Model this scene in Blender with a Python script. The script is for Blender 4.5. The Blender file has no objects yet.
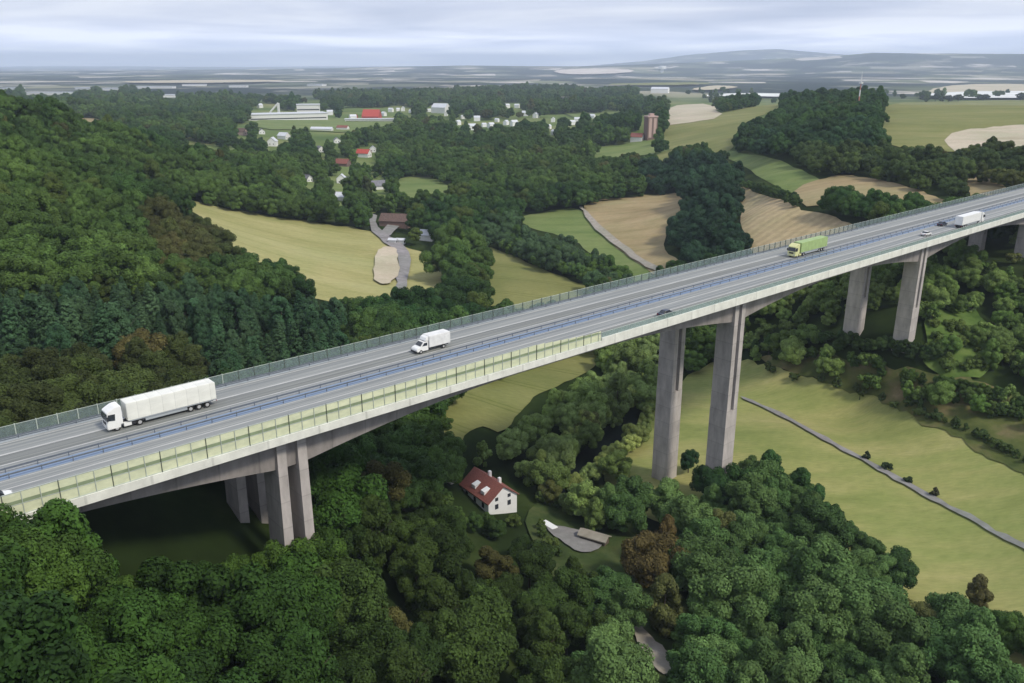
import bpy, bmesh, math, random
import numpy as np
from mathutils import Vector, Matrix
from mathutils.geometry import delaunay_2d_cdt
R = math.radians
random.seed(7); rng = np.random.default_rng(11)
sc = bpy.context.scene
col = sc.collection
CAMZ = 110.0; F = 840.0; HY = 64.0
PITCH = math.atan((341.5 - HY) / F)
CP, SP = math.cos(PITCH), math.sin(PITCH)

# ------------------------------------------------------------------ camera
cam = bpy.data.cameras.new('camera'); camo = bpy.data.objects.new('camera', cam); col.objects.link(camo)
camo.location = (0, 0, CAMZ); camo.rotation_euler = (math.pi / 2 - PITCH, 0, 0)
cam.sensor_width = 36; cam.lens = F / 1024 * 36; cam.clip_start = 1; cam.clip_end = 90000
sc.camera = camo

def ray(px, py):
    px = np.asarray(px, float); py = np.asarray(py, float)
    X = (px - 512) / F; Y = -(py - 341.5) / F
    return np.stack([X, CP + Y * SP, -SP + Y * CP], -1)
def project(x, y, z):
    x = np.asarray(x, float); y = np.asarray(y, float); z = np.asarray(z, float) - CAMZ
    zc = y * CP - z * SP; yc = y * SP + z * CP
    zc = np.where(zc < 1, 1, zc)
    return 512 + F * x / zc, 341.5 - F * yc / zc, zc

# ------------------------------------------------------------------ bridge axis
N1 = np.array([-55.065, 96.243]); DV = np.array([0.75332, 0.65766]); NV = np.array([-DV[1], DV[0]])
BANG = math.atan2(DV[1], DV[0]); DECK = 57.0
def P(s, n, z=0.0):
    q = N1 + DV * s + NV * n
    return Vector((q[0], q[1], z))
def SN(x, y):
    qx = x - N1[0]; qy = y - N1[1]
    return qx * DV[0] + qy * DV[1], qx * NV[0] + qy * NV[1]

# ------------------------------------------------------------------ terrain height: thin plate spline over (azimuth, log distance)
CPX = [  # pixel x, pixel y, ground height there
 (20,600,50),(100,650,40),(300,650,27),(0,670,49),(20,548,50),(150,570,38),(250,570,32),(300,548,29),(400,620,20),(420,540,15),(500,620,10),
 (490,520,5),(440,480,9),(580,550,3),(650,640,4),(660,672,5),(800,660,3),(960,660,2),(1000,570,2),(900,480,2),(800,430,2),(820,560,2),(740,500,1),
 (760,372,3),(860,395,5),(1020,452,8),(930,400,11),(915,351,21.3),(870,341,21.2),(1000,380,17),(1010,330,23),(985,272,33),(1022,278,34),
 (560,480,-.5),(600,455,-.5),(650,395,-.5),(540,400,4),(470,405,9),(600,385,1),(690,470,1),(660,350,1),(640,300,2),
 (540,285,5),(490,260,7),(600,270,4),(640,235,8),(620,203,14),(680,200,17),(560,225,7),(720,255,18),(700,230,14),
 (800,245,28),(760,215,33),(740,190,36),(850,240,34),(860,195,45),(900,210,44),(960,200,47),(830,172,47),(1020,230,43),(1010,190,52),
 (800,150,52),(850,125,60),(870,112,62),(1000,150,57),(950,135,58),(900,118,61),(1000,106,63),(920,165,50),
 (700,140,34),(720,112,44),(690,125,39),(760,112,50),(750,160,40),(650,145,23),(620,165,16),(680,175,22),
 (280,145,14),(350,190,9),(390,250,8),(300,245,14),(200,215,28),(165,200,34),(420,275,6),(440,185,10),(470,220,7),(250,175,22),(150,160,36),(330,215,14),
 (0,122,77),(60,128,68),(110,145,56),(0,200,60),(100,200,50),(0,300,44),(100,300,38),(200,300,27),(150,250,37),(260,300,20),(350,310,11),
 (400,335,9),(0,385,42),(100,385,38),(200,365,30),(300,345,19),(0,425,46),(180,520,38),(120,500,44),(230,500,36),
 (200,135,20),(120,120,22),(350,125,10),(300,118,10),(450,120,10),(550,125,12),(600,115,12),(450,150,10),(540,160,11),(60,100,14),(200,98,10),(400,97,8),(600,98,9),(760,97,12),
]
CPD = [  # azimuth degrees, distance, height
 (-33,900,42),(-26,1100,26),(-45,500,80),(-60,400,75),(-45,150,52),(-60,120,56),(-80,100,56),(-60,220,55),(-30,30,42),(0,30,24),(30,30,6),(-90,40,48),(90,40,8),(180,60,30),(-150,200,50),(150,200,20),
 (45,330,40),(42,480,57),(50,520,60),(45,200,14),(60,150,8),(60,400,40),(60,900,64),(90,400,40),(90,150,10),(-90,400,60),(-90,1000,40),
 (20,1500,50),(28,1500,45),(34,1600,48),(40,1700,50),(28,2200,20),(16,1900,20),(36,2600,18),
 (-40,2500,12),(-20,2500,10),(0,2500,9),(60,2500,20),(-60,2500,20),
 (-60,6000,10),(-30,6000,8),(-10,6000,9),(10,6000,10),(30,6000,14),(60,6000,20),(180,2000,40),(180,8000,20),(-120,3000,30),(120,3000,30)]
_r = ray([c[0] for c in CPX], [c[1] for c in CPX])
_t = (CAMZ - np.array([c[2] for c in CPX])) / -_r[:, 2]
_cx = list(_r[:, 0] * _t); _cy = list(_r[:, 1] * _t); _cz = [c[2] for c in CPX]
for a, d, z in CPD:
    _cx.append(d * math.sin(R(a))); _cy.append(d * math.cos(R(a))); _cz.append(z)
_cx = np.array(_cx); _cy = np.array(_cy); _cz = np.array(_cz, float)
def UV(x, y):
    return np.stack([np.arctan2(x, y), np.log(np.hypot(x, y) + 12.0)], -1)
_C = UV(_cx, _cy); _n = len(_C)
def _k(d2): return 0.5 * d2 * np.log(d2 + 1e-9)
_A = np.zeros((_n + 3, _n + 3)); _d2 = ((_C[:, None] - _C[None]) ** 2).sum(-1)
_A[:_n, :_n] = _k(_d2) + np.eye(_n) * 2e-4
_A[:_n, _n] = 1; _A[:_n, _n + 1:] = _C; _A[_n, :_n] = 1; _A[_n + 1:, :_n] = _C.T
_w = np.linalg.solve(_A, np.concatenate([_cz, np.zeros(3)]))
RIDGE1 = np.array([(-900,74),(0,69.8),(120,69.3),(200,70.3),(330,69.3),(400,67.3),(470,65.6),(600,66),(680,64),(760,61.5),(830,58),(870,54.5),(950,55),(1024,56),(2200,58)], float)
RIDGE2 = np.array([(-900,80),(420,76),(560,68),(640,62),(690,56),(740,52.5),(775,51.5),(830,55.5),(900,59),(1100,62),(2200,70)], float)
def height(x, y):
    x = np.asarray(x, float); y = np.asarray(y, float); sh = x.shape
    x = x.ravel(); y = y.ravel(); out = np.empty(len(x))
    for i in range(0, len(x), 20000):
        q = UV(x[i:i + 20000], y[i:i + 20000])
        d2 = ((q[:, None] - _C[None]) ** 2).sum(-1)
        out[i:i + 20000] = _k(d2) @ _w[:_n] + _w[_n] + q @ _w[_n + 1:]
    D = np.hypot(x, y)
    out = np.clip(out, -1.0, 92)
    # embankment carries the road beyond both ends of the bridge
    s, n = SN(x, y)
    for s0, sg in ((-37, -1), (486, 1)):
        along = np.clip((s - s0) * sg / 14, 0, 1)
        across = np.clip(1 - (np.abs(n - 13.4) - 15) / 20, 0, 1)
        w = along * across * (D < 1500); w = w * w * (3 - 2 * w)
        out = out * (1 - w) + (DECK - .35) * w
    # far country
    fw = np.clip((D - 5500) / 3500, 0, 1); fw = fw * fw * (3 - 2 * fw)
    az = np.arctan2(x, np.maximum(y, 1)); px = 512 + F * np.tan(np.clip(az, -1.3, 1.3)) / CP
    bump = 9 * np.sin(x / 900 + 1) * np.sin(y / 700) + 12 * np.sin(x / 2300 + y / 1500) + 7 * np.sin(x / 1300 - y / 900)
    r1 = CAMZ + (HY - np.interp(px, RIDGE1[:, 0], RIDGE1[:, 1])) / F * 12500
    r2 = CAMZ + (HY - np.interp(px, RIDGE2[:, 0], RIDGE2[:, 1])) / F * 21000
    g1 = np.exp(-((D - 12500) / 2300) ** 2); g2 = np.exp(-((D - 21000) / 3500) ** 2)
    far = 14 + bump + (r1 - 12) * g1 + (r2 - 12) * g2 * (1 - g1)
    back = np.clip(y / np.maximum(D, 1) * 3, 0, 1)
    far = far * back + 15 * (1 - back)
    out = out * (1 - fw) + far * fw
    mid = np.clip((D - 1500) / 1500, 0, 1) * (1 - fw)
    out = out + mid * 4 * np.sin(x / 310) * np.sin(y / 420)
    return out.reshape(sh)
def hit(px, py):
    px = np.atleast_1d(np.asarray(px, float)); py = np.atleast_1d(np.asarray(py, float))
    r = ray(px, py); ts = np.geomspace(40, 26000, 420)
    X = r[:, 0:1] * ts; Y = r[:, 1:2] * ts; Z = CAMZ + r[:, 2:3] * ts
    below = Z < height(X, Y)
    k = np.where(below.any(1), below.argmax(1), len(ts) - 1); k = np.maximum(k, 1)
    lo = ts[k - 1]; hi = ts[k]
    for _ in range(14):
        m = (lo + hi) / 2
        b = CAMZ + r[:, 2] * m < height(r[:, 0] * m, r[:, 1] * m)
        hi = np.where(b, m, hi); lo = np.where(b, lo, m)
    return r[:, 0] * hi, r[:, 1] * hi

# ------------------------------------------------------------------ materials
def new_mat(name):
    m = bpy.data.materials.new(name); m.use_nodes = True
    nt = m.node_tree; b = nt.nodes['Principled BSDF']
    return m, nt, b
def N(nt, t, **kw):
    n = nt.nodes.new(t)
    for k, v in kw.items():
        if k.startswith('_'): setattr(n, k[1:], v)
        else: n.inputs[k].default_value = v
    return n
def ramp(nt, fac, stops):
    r = nt.nodes.new('ShaderNodeValToRGB'); e = r.color_ramp.elements
    while len(e) < len(stops): e.new(0.5)
    for q, (p, c) in zip(e, stops): q.position = p; q.color = (*c, 1)
    nt.links.new(fac, r.inputs[0]); return r.outputs[0]
def mat(name, c, rough=.7, var=.12, scale=1.5, metal=0, bump=0, spec=.4, stretch=None, c2=None, alpha=None, coord='Object', joints=0, jax=None, streak=False):
    m, nt, b = new_mat(name)
    b.inputs['Roughness'].default_value = rough; b.inputs['Metallic'].default_value = metal
    b.inputs['Specular IOR Level'].default_value = spec
    tc = N(nt, 'ShaderNodeTexCoord'); mp = N(nt, 'ShaderNodeMapping')
    if stretch: mp.inputs['Scale'].default_value = stretch
    nt.links.new(tc.outputs[coord], mp.inputs[0])
    no = N(nt, 'ShaderNodeTexNoise', Scale=scale, Detail=6.0, Roughness=.65)
    nt.links.new(mp.outputs[0], no.inputs['Vector'])
    c2 = c2 or tuple(v * (1 - var * 2) for v in c)
    cc = ramp(nt, no.outputs[0], [(.32, c2), (.68, tuple(min(1, v * (1 + var)) for v in c))])
    if streak:
        m3 = N(nt, 'ShaderNodeMapping'); m3.inputs['Scale'].default_value = (.0025, 1.1, 1); nt.links.new(tc.outputs['Object'], m3.inputs[0])
        n3 = N(nt, 'ShaderNodeTexNoise', Scale=1.3, Detail=4.0, Roughness=.7); nt.links.new(m3.outputs[0], n3.inputs['Vector'])
        cr = ramp(nt, n3.outputs[0], [(.33, (.72,.75,.80)), (.5, (.95,.97,1)), (.66, (1.25,1.24,1.2))])
        mj = N(nt, 'ShaderNodeMix', _data_type='RGBA', _blend_type='MULTIPLY'); mj.inputs[0].default_value = 1
        nt.links.new(cc, mj.inputs[6]); nt.links.new(cr, mj.inputs[7]); cc = mj.outputs[2]
    if joints:
        sz = N(nt, 'ShaderNodeSeparateXYZ'); nt.links.new(tc.outputs['Object'], sz.inputs[0])
        dv = N(nt, 'ShaderNodeMath', _operation='DIVIDE'); dv.inputs[1].default_value = joints; nt.links.new(sz.outputs[jax if jax is not None else (2 if joints < 6 else 0)], dv.inputs[0])
        fr = N(nt, 'ShaderNodeMath', _operation='FRACT'); nt.links.new(dv.outputs[0], fr.inputs[0])
        cr = ramp(nt, fr.outputs[0], [(0, (.78,.78,.78)), (.03, (.8,.8,.8)), (.05, (1,1,1)), (1, (.94,.94,.94))])
        mj = N(nt, 'ShaderNodeMix', _data_type='RGBA', _blend_type='MULTIPLY'); mj.inputs[0].default_value = 1
        nt.links.new(cc, mj.inputs[6]); nt.links.new(cr, mj.inputs[7]); cc = mj.outputs[2]
    nt.links.new(cc, b.inputs['Base Color'])
    if bump:
        bp = N(nt, 'ShaderNodeBump', Strength=bump, Distance=.1); nt.links.new(no.outputs[0], bp.inputs['Height']); nt.links.new(bp.outputs[0], b.inputs['Normal'])
    if alpha is not None: b.inputs['Alpha'].default_value = alpha
    return m
M = {}
M['concrete'] = mat('concrete', (.31,.28,.26), .85, .16, .35, stretch=(1, 1, .35), joints=6.2)
M['concrete_pale'] = mat('concrete_pale', (.47,.43,.40), .85, .14, .5, stretch=(1, 1, .3), joints=4.5)
M['fascia'] = mat('fascia', (.78,.78,.70), .7, .1, .6, stretch=(.6, 1, .5), joints=8.4)
M['asphalt'] = mat('asphalt', (.205,.21,.195), .8, .12, .9, stretch=(.04, 2.2, 1), c2=(.145,.15,.14), streak=True)
M['asphalt_old'] = mat('asphalt_old', (.28,.283,.262), .8, .12, .9, stretch=(.03, 1.6, 1), c2=(.20,.21,.205), streak=True)
M['median'] = mat('median', (.16,.23,.35), .6, .2, .8, stretch=(.05, 3, 1), c2=(.21,.26,.33))
M['kerb'] = mat('kerb', (.34,.37,.39), .8, .1, 1, stretch=(.1, 1, 1))
M['paint'] = mat('paint', (.52,.52,.49), .7, .12, 2, c2=(.30,.30,.29), stretch=(.15, 3, 1))
M['steel'] = mat('steel', (.15,.17,.20), .5, .1, 2, metal=.3)
M['steel_dark'] = mat('steel_dark', (.09,.11,.09), .6, .1, 2)
M['post_pale'] = mat('post_pale', (.45,.50,.44), .5, .1, 2)
M['screen_cream'] = mat('screen_cream', (.80,.82,.56), .45, .1, .9, alpha=.74, stretch=(.5, 1, 1), c2=(.66,.70,.48))
M['screen_green'] = mat('screen_green', (.30,.37,.22), .4, .1, .9, alpha=.8)
M['screen_clear'] = mat('screen_clear', (.30,.42,.38), .25, .1, .9, alpha=.4)
M['screen_far'] = mat('screen_far', (.27,.35,.35), .3, .1, .9, alpha=.3)
M['white'] = mat('white', (.80,.80,.77), .35, .03, 1)
M['white_matt'] = mat('white_matt', (.72,.72,.70), .7, .08, 1)
M['tarp'] = mat('tarp', (.80,.80,.73), .5, .05, .8, c2=(.70,.70,.63), stretch=(.3, 1, 1), joints=1.9, jax=0)
M['green_tarp'] = mat('green_tarp', (.34,.46,.18), .5, .1, .8, joints=1.9, jax=0)
M['cream'] = mat('cream', (.62,.62,.30), .45, .06, 1)
M['glass'] = mat('glass', (.02,.025,.03), .12, .05, 1, spec=.8)
M['tyre'] = mat('tyre', (.02,.02,.02), .85, .1, 3)
M['rim'] = mat('rim', (.55,.55,.55), .4, .05, 3, metal=.4)
M['chassis'] = mat('chassis', (.03,.03,.035), .7, .1, 2)
M['lamp'] = mat('lamp', (.6,.6,.6), .2, .05, 2)
M['red_lamp'] = mat('red_lamp', (.35,.02,.02), .3, .05, 2)
M['dark_paint'] = mat('dark_paint', (.045,.055,.08), .3, .05, 1)
M['roof_red'] = mat('roof_red', (.24,.085,.065), .85, .2, 1.2, bump=.4, stretch=(4, 4, 1))
M['roof_scarlet'] = mat('roof_scarlet', (.45,.07,.05), .8, .15, 1.2)
M['roof_brown'] = mat('roof_brown', (.13,.085,.07), .85, .2, 1.2)
M['roof_grey'] = mat('roof_grey', (.19,.19,.21), .85, .15, .8)
M['roof_white'] = mat('roof_white', (.58,.60,.63), .6, .06, .4)
M['plaster'] = mat('plaster', (.78,.78,.76), .8, .04, .6)
M['plaster_pink'] = mat('plaster_pink', (.50,.36,.32), .8, .06, .6)
M['brick'] = mat('brick', (.20,.13,.11), .85, .2, 2)
M['window'] = mat('window', (.04,.045,.055), .15, .1, 1)
M['bark'] = mat('bark', (.085,.065,.05), .9, .2, 3)
M['mast_red'] = mat('mast_red', (.5,.2,.17), .5, .05, 1)
M['wood'] = mat('wood', (.12,.09,.065), .9, .2, 3)
def ground_mat(name, stops, scale, rough=.95, stretch=None, rot=0, stripes=None, bump=.0, detail=8, tram=0):
    m, nt, b = new_mat(name); b.inputs['Roughness'].default_value = rough; b.inputs['Specular IOR Level'].default_value = .15
    tc = N(nt, 'ShaderNodeNewGeometry'); mp = N(nt, 'ShaderNodeMapping'); mp.inputs['Rotation'].default_value = (0, 0, R(rot))
    if stretch: mp.inputs['Scale'].default_value = stretch
    nt.links.new(tc.outputs['Position'], mp.inputs[0])
    no = N(nt, 'ShaderNodeTexNoise', Scale=scale, Detail=float(detail), Roughness=.62); nt.links.new(mp.outputs[0], no.inputs['Vector'])
    c = ramp(nt, no.outputs[0], stops)
    if stripes:
        w = N(nt, 'ShaderNodeTexWave', Scale=stripes[0], Distortion=1.2, Detail=2.0); w.inputs['Detail Scale'].default_value = .6
        nt.links.new(mp.outputs[0], w.inputs['Vector'])
        mx = N(nt, 'ShaderNodeMix', _data_type='RGBA', _blend_type='MULTIPLY'); mx.inputs[0].default_value = stripes[1]
        g = ramp(nt, w.outputs[0], [(.3, (.62,.62,.62)), (.7, (1, 1, 1))])
        nt.links.new(c, mx.inputs[6]); nt.links.new(g, mx.inputs[7]); c = mx.outputs[2]
    def mul(c, g, f=1.):
        mx = N(nt, 'ShaderNodeMix', _data_type='RGBA', _blend_type='MULTIPLY'); mx.inputs[0].default_value = f
        nt.links.new(c, mx.inputs[6]); nt.links.new(g, mx.inputs[7]); return mx.outputs[2]
    n2 = N(nt, 'ShaderNodeTexNoise', Scale=.35, Detail=5.0, Roughness=.7); nt.links.new(mp.outputs[0], n2.inputs['Vector'])
    c = mul(c, ramp(nt, n2.outputs[0], [(.3, (.80,.82,.78)), (.7, (1.12,1.1,1.12))]))
    n3 = N(nt, 'ShaderNodeTexNoise', Scale=.02, Detail=3.0, Roughness=.6, Distortion=.6); nt.links.new(tc.outputs['Position'], n3.inputs['Vector'])
    c = mul(c, ramp(nt, n3.outputs[0], [(.35, (.86,.92,.84)), (.65, (1.06,1.03,1.04))]))
    if tram:
        sx = N(nt, 'ShaderNodeSeparateXYZ'); nt.links.new(mp.outputs[0], sx.inputs[0])
        dv = N(nt, 'ShaderNodeMath', _operation='DIVIDE'); dv.inputs[1].default_value = tram; nt.links.new(sx.outputs[1], dv.inputs[0])
        fr = N(nt, 'ShaderNodeMath', _operation='FRACT'); nt.links.new(dv.outputs[0], fr.inputs[0])
        c = mul(c, ramp(nt, fr.outputs[0], [(0, (.78,.82,.72)), (.035, (.78,.82,.72)), (.05, (1,1,1)), (.11, (1,1,1)), (.12, (.8,.84,.74)), (.15, (.8,.84,.74)), (.16, (1,1,1))]))
    nt.links.new(c, b.inputs['Base Color'])
    return m
M['undergrowth'] = ground_mat('undergrowth', [(.3, (.018,.028,.012)), (.5, (.03,.05,.018)), (.7, (.055,.065,.025))], .05)
M['field_yellow'] = ground_mat('field_yellow', [(.3, (.27,.26,.10)), (.5, (.34,.32,.135)), (.7, (.39,.36,.17))], .012, stretch=(1, 3, 1), rot=20, stripes=(.05, .1), tram=54)
M['field_green'] = ground_mat('field_green', [(.3, (.115,.165,.05)), (.5, (.155,.20,.065)), (.72, (.21,.235,.095))], .015, stretch=(1, 3, 1), rot=35, tram=48)
M['field_olive'] = ground_mat('field_olive', [(.3, (.155,.165,.055)), (.5, (.195,.20,.07)), (.72, (.25,.24,.10))], .008, stretch=(1, 3, 1), rot=35, tram=60)
M['field_tan'] = ground_mat('field_tan', [(.3, (.25,.19,.10)), (.5, (.33,.26,.145)), (.72, (.39,.32,.19))], .012, stretch=(1, 4, 1), rot=10, tram=60)
M['field_striped'] = ground_mat('field_striped', [(.3, (.34,.255,.14)), (.5, (.43,.335,.20)), (.72, (.48,.39,.25))], .012, stretch=(1, 1, 1), rot=62, stripes=(.055, .34))
M['field_pale'] = ground_mat('field_pale', [(.3, (.40,.34,.25)), (.5, (.48,.42,.32)), (.72, (.55,.49,.38))], .01, stretch=(1, 3, 1), rot=10)
M['meadow'] = ground_mat('meadow', [(.28, (.185,.215,.065)), (.45, (.25,.27,.09)), (.58, (.30,.295,.11)), (.75, (.37,.34,.15))], .022, stretch=(1, 3.2, 1), rot=-34, stripes=(.02, .05))
M['bare'] = ground_mat('bare', [(.3, (.06,.08,.022)), (.47, (.10,.115,.035)), (.6, (.16,.135,.065)), (.75, (.30,.23,.14))], .09)
M['scrub'] = ground_mat('scrub', [(.3, (.05,.09,.018)), (.5, (.09,.145,.032)), (.72, (.15,.20,.055))], .12)
M['rough_grass'] = ground_mat('rough_grass', [(.3, (.025,.04,.012)), (.5, (.05,.075,.022)), (.72, (.10,.11,.045))], .12)
M['track'] = ground_mat('track', [(.3, (.27,.24,.20)), (.7, (.36,.33,.29))], .3)
M['road_old'] = ground_mat('road_old', [(.3, (.20,.19,.19)), (.7, (.29,.28,.28))], .2)
M['water'] = mat('water', (.006,.010,.008), .35, .3, .1, spec=.12)
M['quarry'] = ground_mat('quarry', [(.3, (.50,.42,.38)), (.7, (.75,.68,.62))], .004)
M['chalk'] = ground_mat('chalk', [(.3, (.6,.6,.6)), (.7, (.85,.85,.85))], .01)

def terrain_mat():
    m, nt, b = new_mat('terrain'); b.inputs['Roughness'].default_value = 1; b.inputs['Specular IOR Level'].default_value = .05
    g = N(nt, 'ShaderNodeNewGeometry')
    def noise(scale, stretch=(1, 1, 1), detail=6., rot=0):
        mp = N(nt, 'ShaderNodeMapping'); mp.inputs['Scale'].default_value = stretch; mp.inputs['Rotation'].default_value = (0, 0, rot)
        nt.links.new(g.outputs['Position'], mp.inputs[0])
        n_ = N(nt, 'ShaderNodeTexNoise', Scale=scale, Detail=detail, Roughness=.6); nt.links.new(mp.outputs[0], n_.inputs['Vector']); return n_.outputs[0]
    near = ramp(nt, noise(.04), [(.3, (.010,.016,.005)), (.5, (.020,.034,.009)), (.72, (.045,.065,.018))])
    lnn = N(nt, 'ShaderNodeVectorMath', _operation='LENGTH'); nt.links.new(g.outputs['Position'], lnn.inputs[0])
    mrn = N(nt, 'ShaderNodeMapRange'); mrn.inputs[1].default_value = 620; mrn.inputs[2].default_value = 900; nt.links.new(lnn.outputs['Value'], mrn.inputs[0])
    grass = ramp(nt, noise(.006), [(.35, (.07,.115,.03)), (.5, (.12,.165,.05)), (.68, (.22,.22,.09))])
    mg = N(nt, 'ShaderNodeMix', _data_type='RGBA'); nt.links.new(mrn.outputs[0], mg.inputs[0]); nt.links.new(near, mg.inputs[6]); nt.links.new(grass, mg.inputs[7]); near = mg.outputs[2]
    # far patchwork: fields and woods
    mp = N(nt, 'ShaderNodeMapping'); mp.inputs['Scale'].default_value = (1, .7, 1); mp.inputs['Rotation'].default_value = (0, 0, .3)
    nt.links.new(g.outputs['Position'], mp.inputs[0])
    vo = N(nt, 'ShaderNodeTexVoronoi', Scale=.0030); nt.links.new(mp.outputs[0], vo.inputs['Vector'])
    sep = N(nt, 'ShaderNodeSeparateColor'); nt.links.new(vo.outputs['Color'], sep.inputs[0])
    patch = ramp(nt, sep.outputs[0], [(.0, (.03,.045,.03)), (.33, (.07,.09,.05)), (.48, (.16,.18,.10)), (.62, (.38,.34,.27)), (.74, (.09,.11,.07)), (.88, (.52,.48,.42))])
    wood = ramp(nt, noise(.0013, (1, .8, 1), 8.), [(.45, (0, 0, 0)), (.53, (1, 1, 1))])
    mx = N(nt, 'ShaderNodeMix', _data_type='RGBA'); nt.links.new(wood, mx.inputs[0]); nt.links.new(patch, mx.inputs[6]); mx.inputs[7].default_value = (.024,.036,.034, 1)
    ln = N(nt, 'ShaderNodeVectorMath', _operation='LENGTH'); nt.links.new(g.outputs['Position'], ln.inputs[0])
    mr = N(nt, 'ShaderNodeMapRange'); mr.inputs[1].default_value = 2300; mr.inputs[2].default_value = 3200; nt.links.new(ln.outputs['Value'], mr.inputs[0])
    m2 = N(nt, 'ShaderNodeMix', _data_type='RGBA'); nt.links.new(mr.outputs[0], m2.inputs[0]); nt.links.new(near, m2.inputs[6]); nt.links.new(mx.outputs[2], m2.inputs[7])
    nt.links.new(m2.outputs[2], b.inputs['Base Color'])
    return m
M['terrain'] = terrain_mat()
def foliage_mat():
    m, nt, b = new_mat('foliage'); b.inputs['Roughness'].default_value = .75; b.inputs['Specular IOR Level'].default_value = .12
    at = N(nt, 'ShaderNodeAttribute'); at.attribute_type = 'INSTANCER'; at.attribute_name = 'tint'
    oi = N(nt, 'ShaderNodeObjectInfo'); tc = N(nt, 'ShaderNodeTexCoord')
    add = N(nt, 'ShaderNodeVectorMath', _operation='ADD'); nt.links.new(tc.outputs['Object'], add.inputs[0]); nt.links.new(oi.outputs['Location'], add.inputs[1])
    no = N(nt, 'ShaderNodeTexNoise', Scale=.55, Detail=4.0, Roughness=.6); nt.links.new(add.outputs[0], no.inputs['Vector'])
    v = N(nt, 'ShaderNodeMapRange'); v.inputs[1].default_value = .3; v.inputs[2].default_value = .7; v.inputs[3].default_value = .62; v.inputs[4].default_value = 1.4
    nt.links.new(no.outputs[0], v.inputs[0])
    lf = N(nt, 'ShaderNodeAttribute'); lf.attribute_name = 'leaf'
    v2 = N(nt, 'ShaderNodeMapRange'); v2.inputs[3].default_value = .86; v2.inputs[4].default_value = 1.14; nt.links.new(lf.outputs['Fac'], v2.inputs[0])
    mu = N(nt, 'ShaderNodeMath', _operation='MULTIPLY'); nt.links.new(v.outputs[0], mu.inputs[0]); nt.links.new(v2.outputs[0], mu.inputs[1])
    sc_ = N(nt, 'ShaderNodeVectorMath', _operation='SCALE'); nt.links.new(at.outputs['Vector'], sc_.inputs[0]); nt.links.new(mu.outputs[0], sc_.inputs['Scale'])
    nt.links.new(sc_.outputs[0], b.inputs['Base Color'])
    return m
M['foliage'] = foliage_mat()

# ------------------------------------------------------------------ object helpers
def link_mesh(name, verts, faces, material, parent=None, smooth=False):
    me = bpy.data.meshes.new(name); me.from_pydata([tuple(v) for v in verts], [], faces); me.update()
    if material: me.materials.append(M[material] if isinstance(material, str) else material)
    if smooth: me.polygons.foreach_set('use_smooth', [True] * len(me.polygons))
    o = bpy.data.objects.new(name, me); col.objects.link(o)
    if parent: o.parent = parent
    return o
def tag(o, label=None, cat=None, group=None, kind=None):
    if label: o['label'] = label
    if cat: o['category'] = cat
    if group: o['group'] = group
    if kind: o['kind'] = kind
    return o
def thing(name, label, cat, loc=(0, 0, 0), rz=0, group=None, scale=1):
    o = bpy.data.objects.new(name, None); col.objects.link(o); o.empty_display_size = .5
    o.location = loc; o.rotation_euler = (0, 0, rz); o.scale = (scale,) * 3
    return tag(o, label, cat, group)
class MB:
    def __init__(s): s.v = []; s.f = []
    def add(s, vs, fs):
        k = len(s.v); s.v += [tuple(v) for v in vs]; s.f += [tuple(i + k for i in f) for f in fs]; return s
    def box(s, x0, x1, y0, y1, z0, z1):
        return s.add([(x0,y0,z0),(x1,y0,z0),(x1,y1,z0),(x0,y1,z0),(x0,y0,z1),(x1,y0,z1),(x1,y1,z1),(x0,y1,z1)],
                     [(0,3,2,1),(4,5,6,7),(0,1,5,4),(1,2,6,5),(2,3,7,6),(3,0,4,7)])
    def prism(s, prof, y0, y1, inset=0, iz=0):   # closed profile in x,z extruded along y
        n = len(prof)
        vs = [(x, y0, z) for x, z in prof] + [(x, y1, z) for x, z in prof]
        fs = [tuple(range(n)), tuple(range(2 * n - 1, n - 1, -1))] + [(i + n, (i + 1) % n + n, (i + 1) % n, i) for i in range(n)]
        return s.add(vs, fs)
    def tube(s, pts, rad, seg=8):
        rings = []
        for i, p in enumerate(pts):
            p = Vector(p); a = Vector(pts[min(i + 1, len(pts) - 1)]) - Vector(pts[max(i - 1, 0)])
            a.normalize(); u = a.orthogonal().normalized(); w = a.cross(u)
            r = rad[i] if isinstance(rad, (list, tuple)) else rad
            rings.append([p + (u * math.cos(2 * math.pi * k / seg) + w * math.sin(2 * math.pi * k / seg)) * r for k in range(seg)])
        vs = [q for r_ in rings for q in r_]; fs = []
        for i in range(len(pts) - 1):
            for k in range(seg): fs.append((i*seg+k, i*seg+(k+1)%seg, (i+1)*seg+(k+1)%seg, (i+1)*seg+k))
        fs.append(tuple(range(seg))[::-1]); fs.append(tuple(range((len(pts)-1)*seg, len(pts)*seg)))
        return s.add(vs, fs)
    def disc(s, x, y, z, r, w, seg=16):            # wheel: axis along y
        vs = []; fs = []
        for yy in (y - w / 2, y + w / 2):
            vs += [(x + r * math.cos(2*math.pi*k/seg), yy, z + r * math.sin(2*math.pi*k/seg)) for k in range(seg)]
        fs = [tuple(range(seg)), tuple(range(2*seg-1, seg-1, -1))] + [(k+seg, (k+1)%seg+seg, (k+1)%seg, k) for k in range(seg)]
        return s.add(vs, fs)
    def build(s, name, m, parent=None, bevel=0, smooth=False):
        o = link_mesh(name, s.v, s.f, m, parent, smooth)
        if bevel:
            bm = bmesh.new(); bm.from_mesh(o.data)
            bmesh.ops.bevel(bm, geom=bm.edges[:], offset=bevel, segments=2, affect='EDGES', clamp_overlap=True)
            bm.normal_update(); bm.to_mesh(o.data); bm.free()
        return o
def copy_tree(o, parent=None):
    c = o.copy(); col.objects.link(c)
    if parent: c.parent = parent
    for ch in list(o.children): copy_tree(ch, c)
    return c

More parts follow.
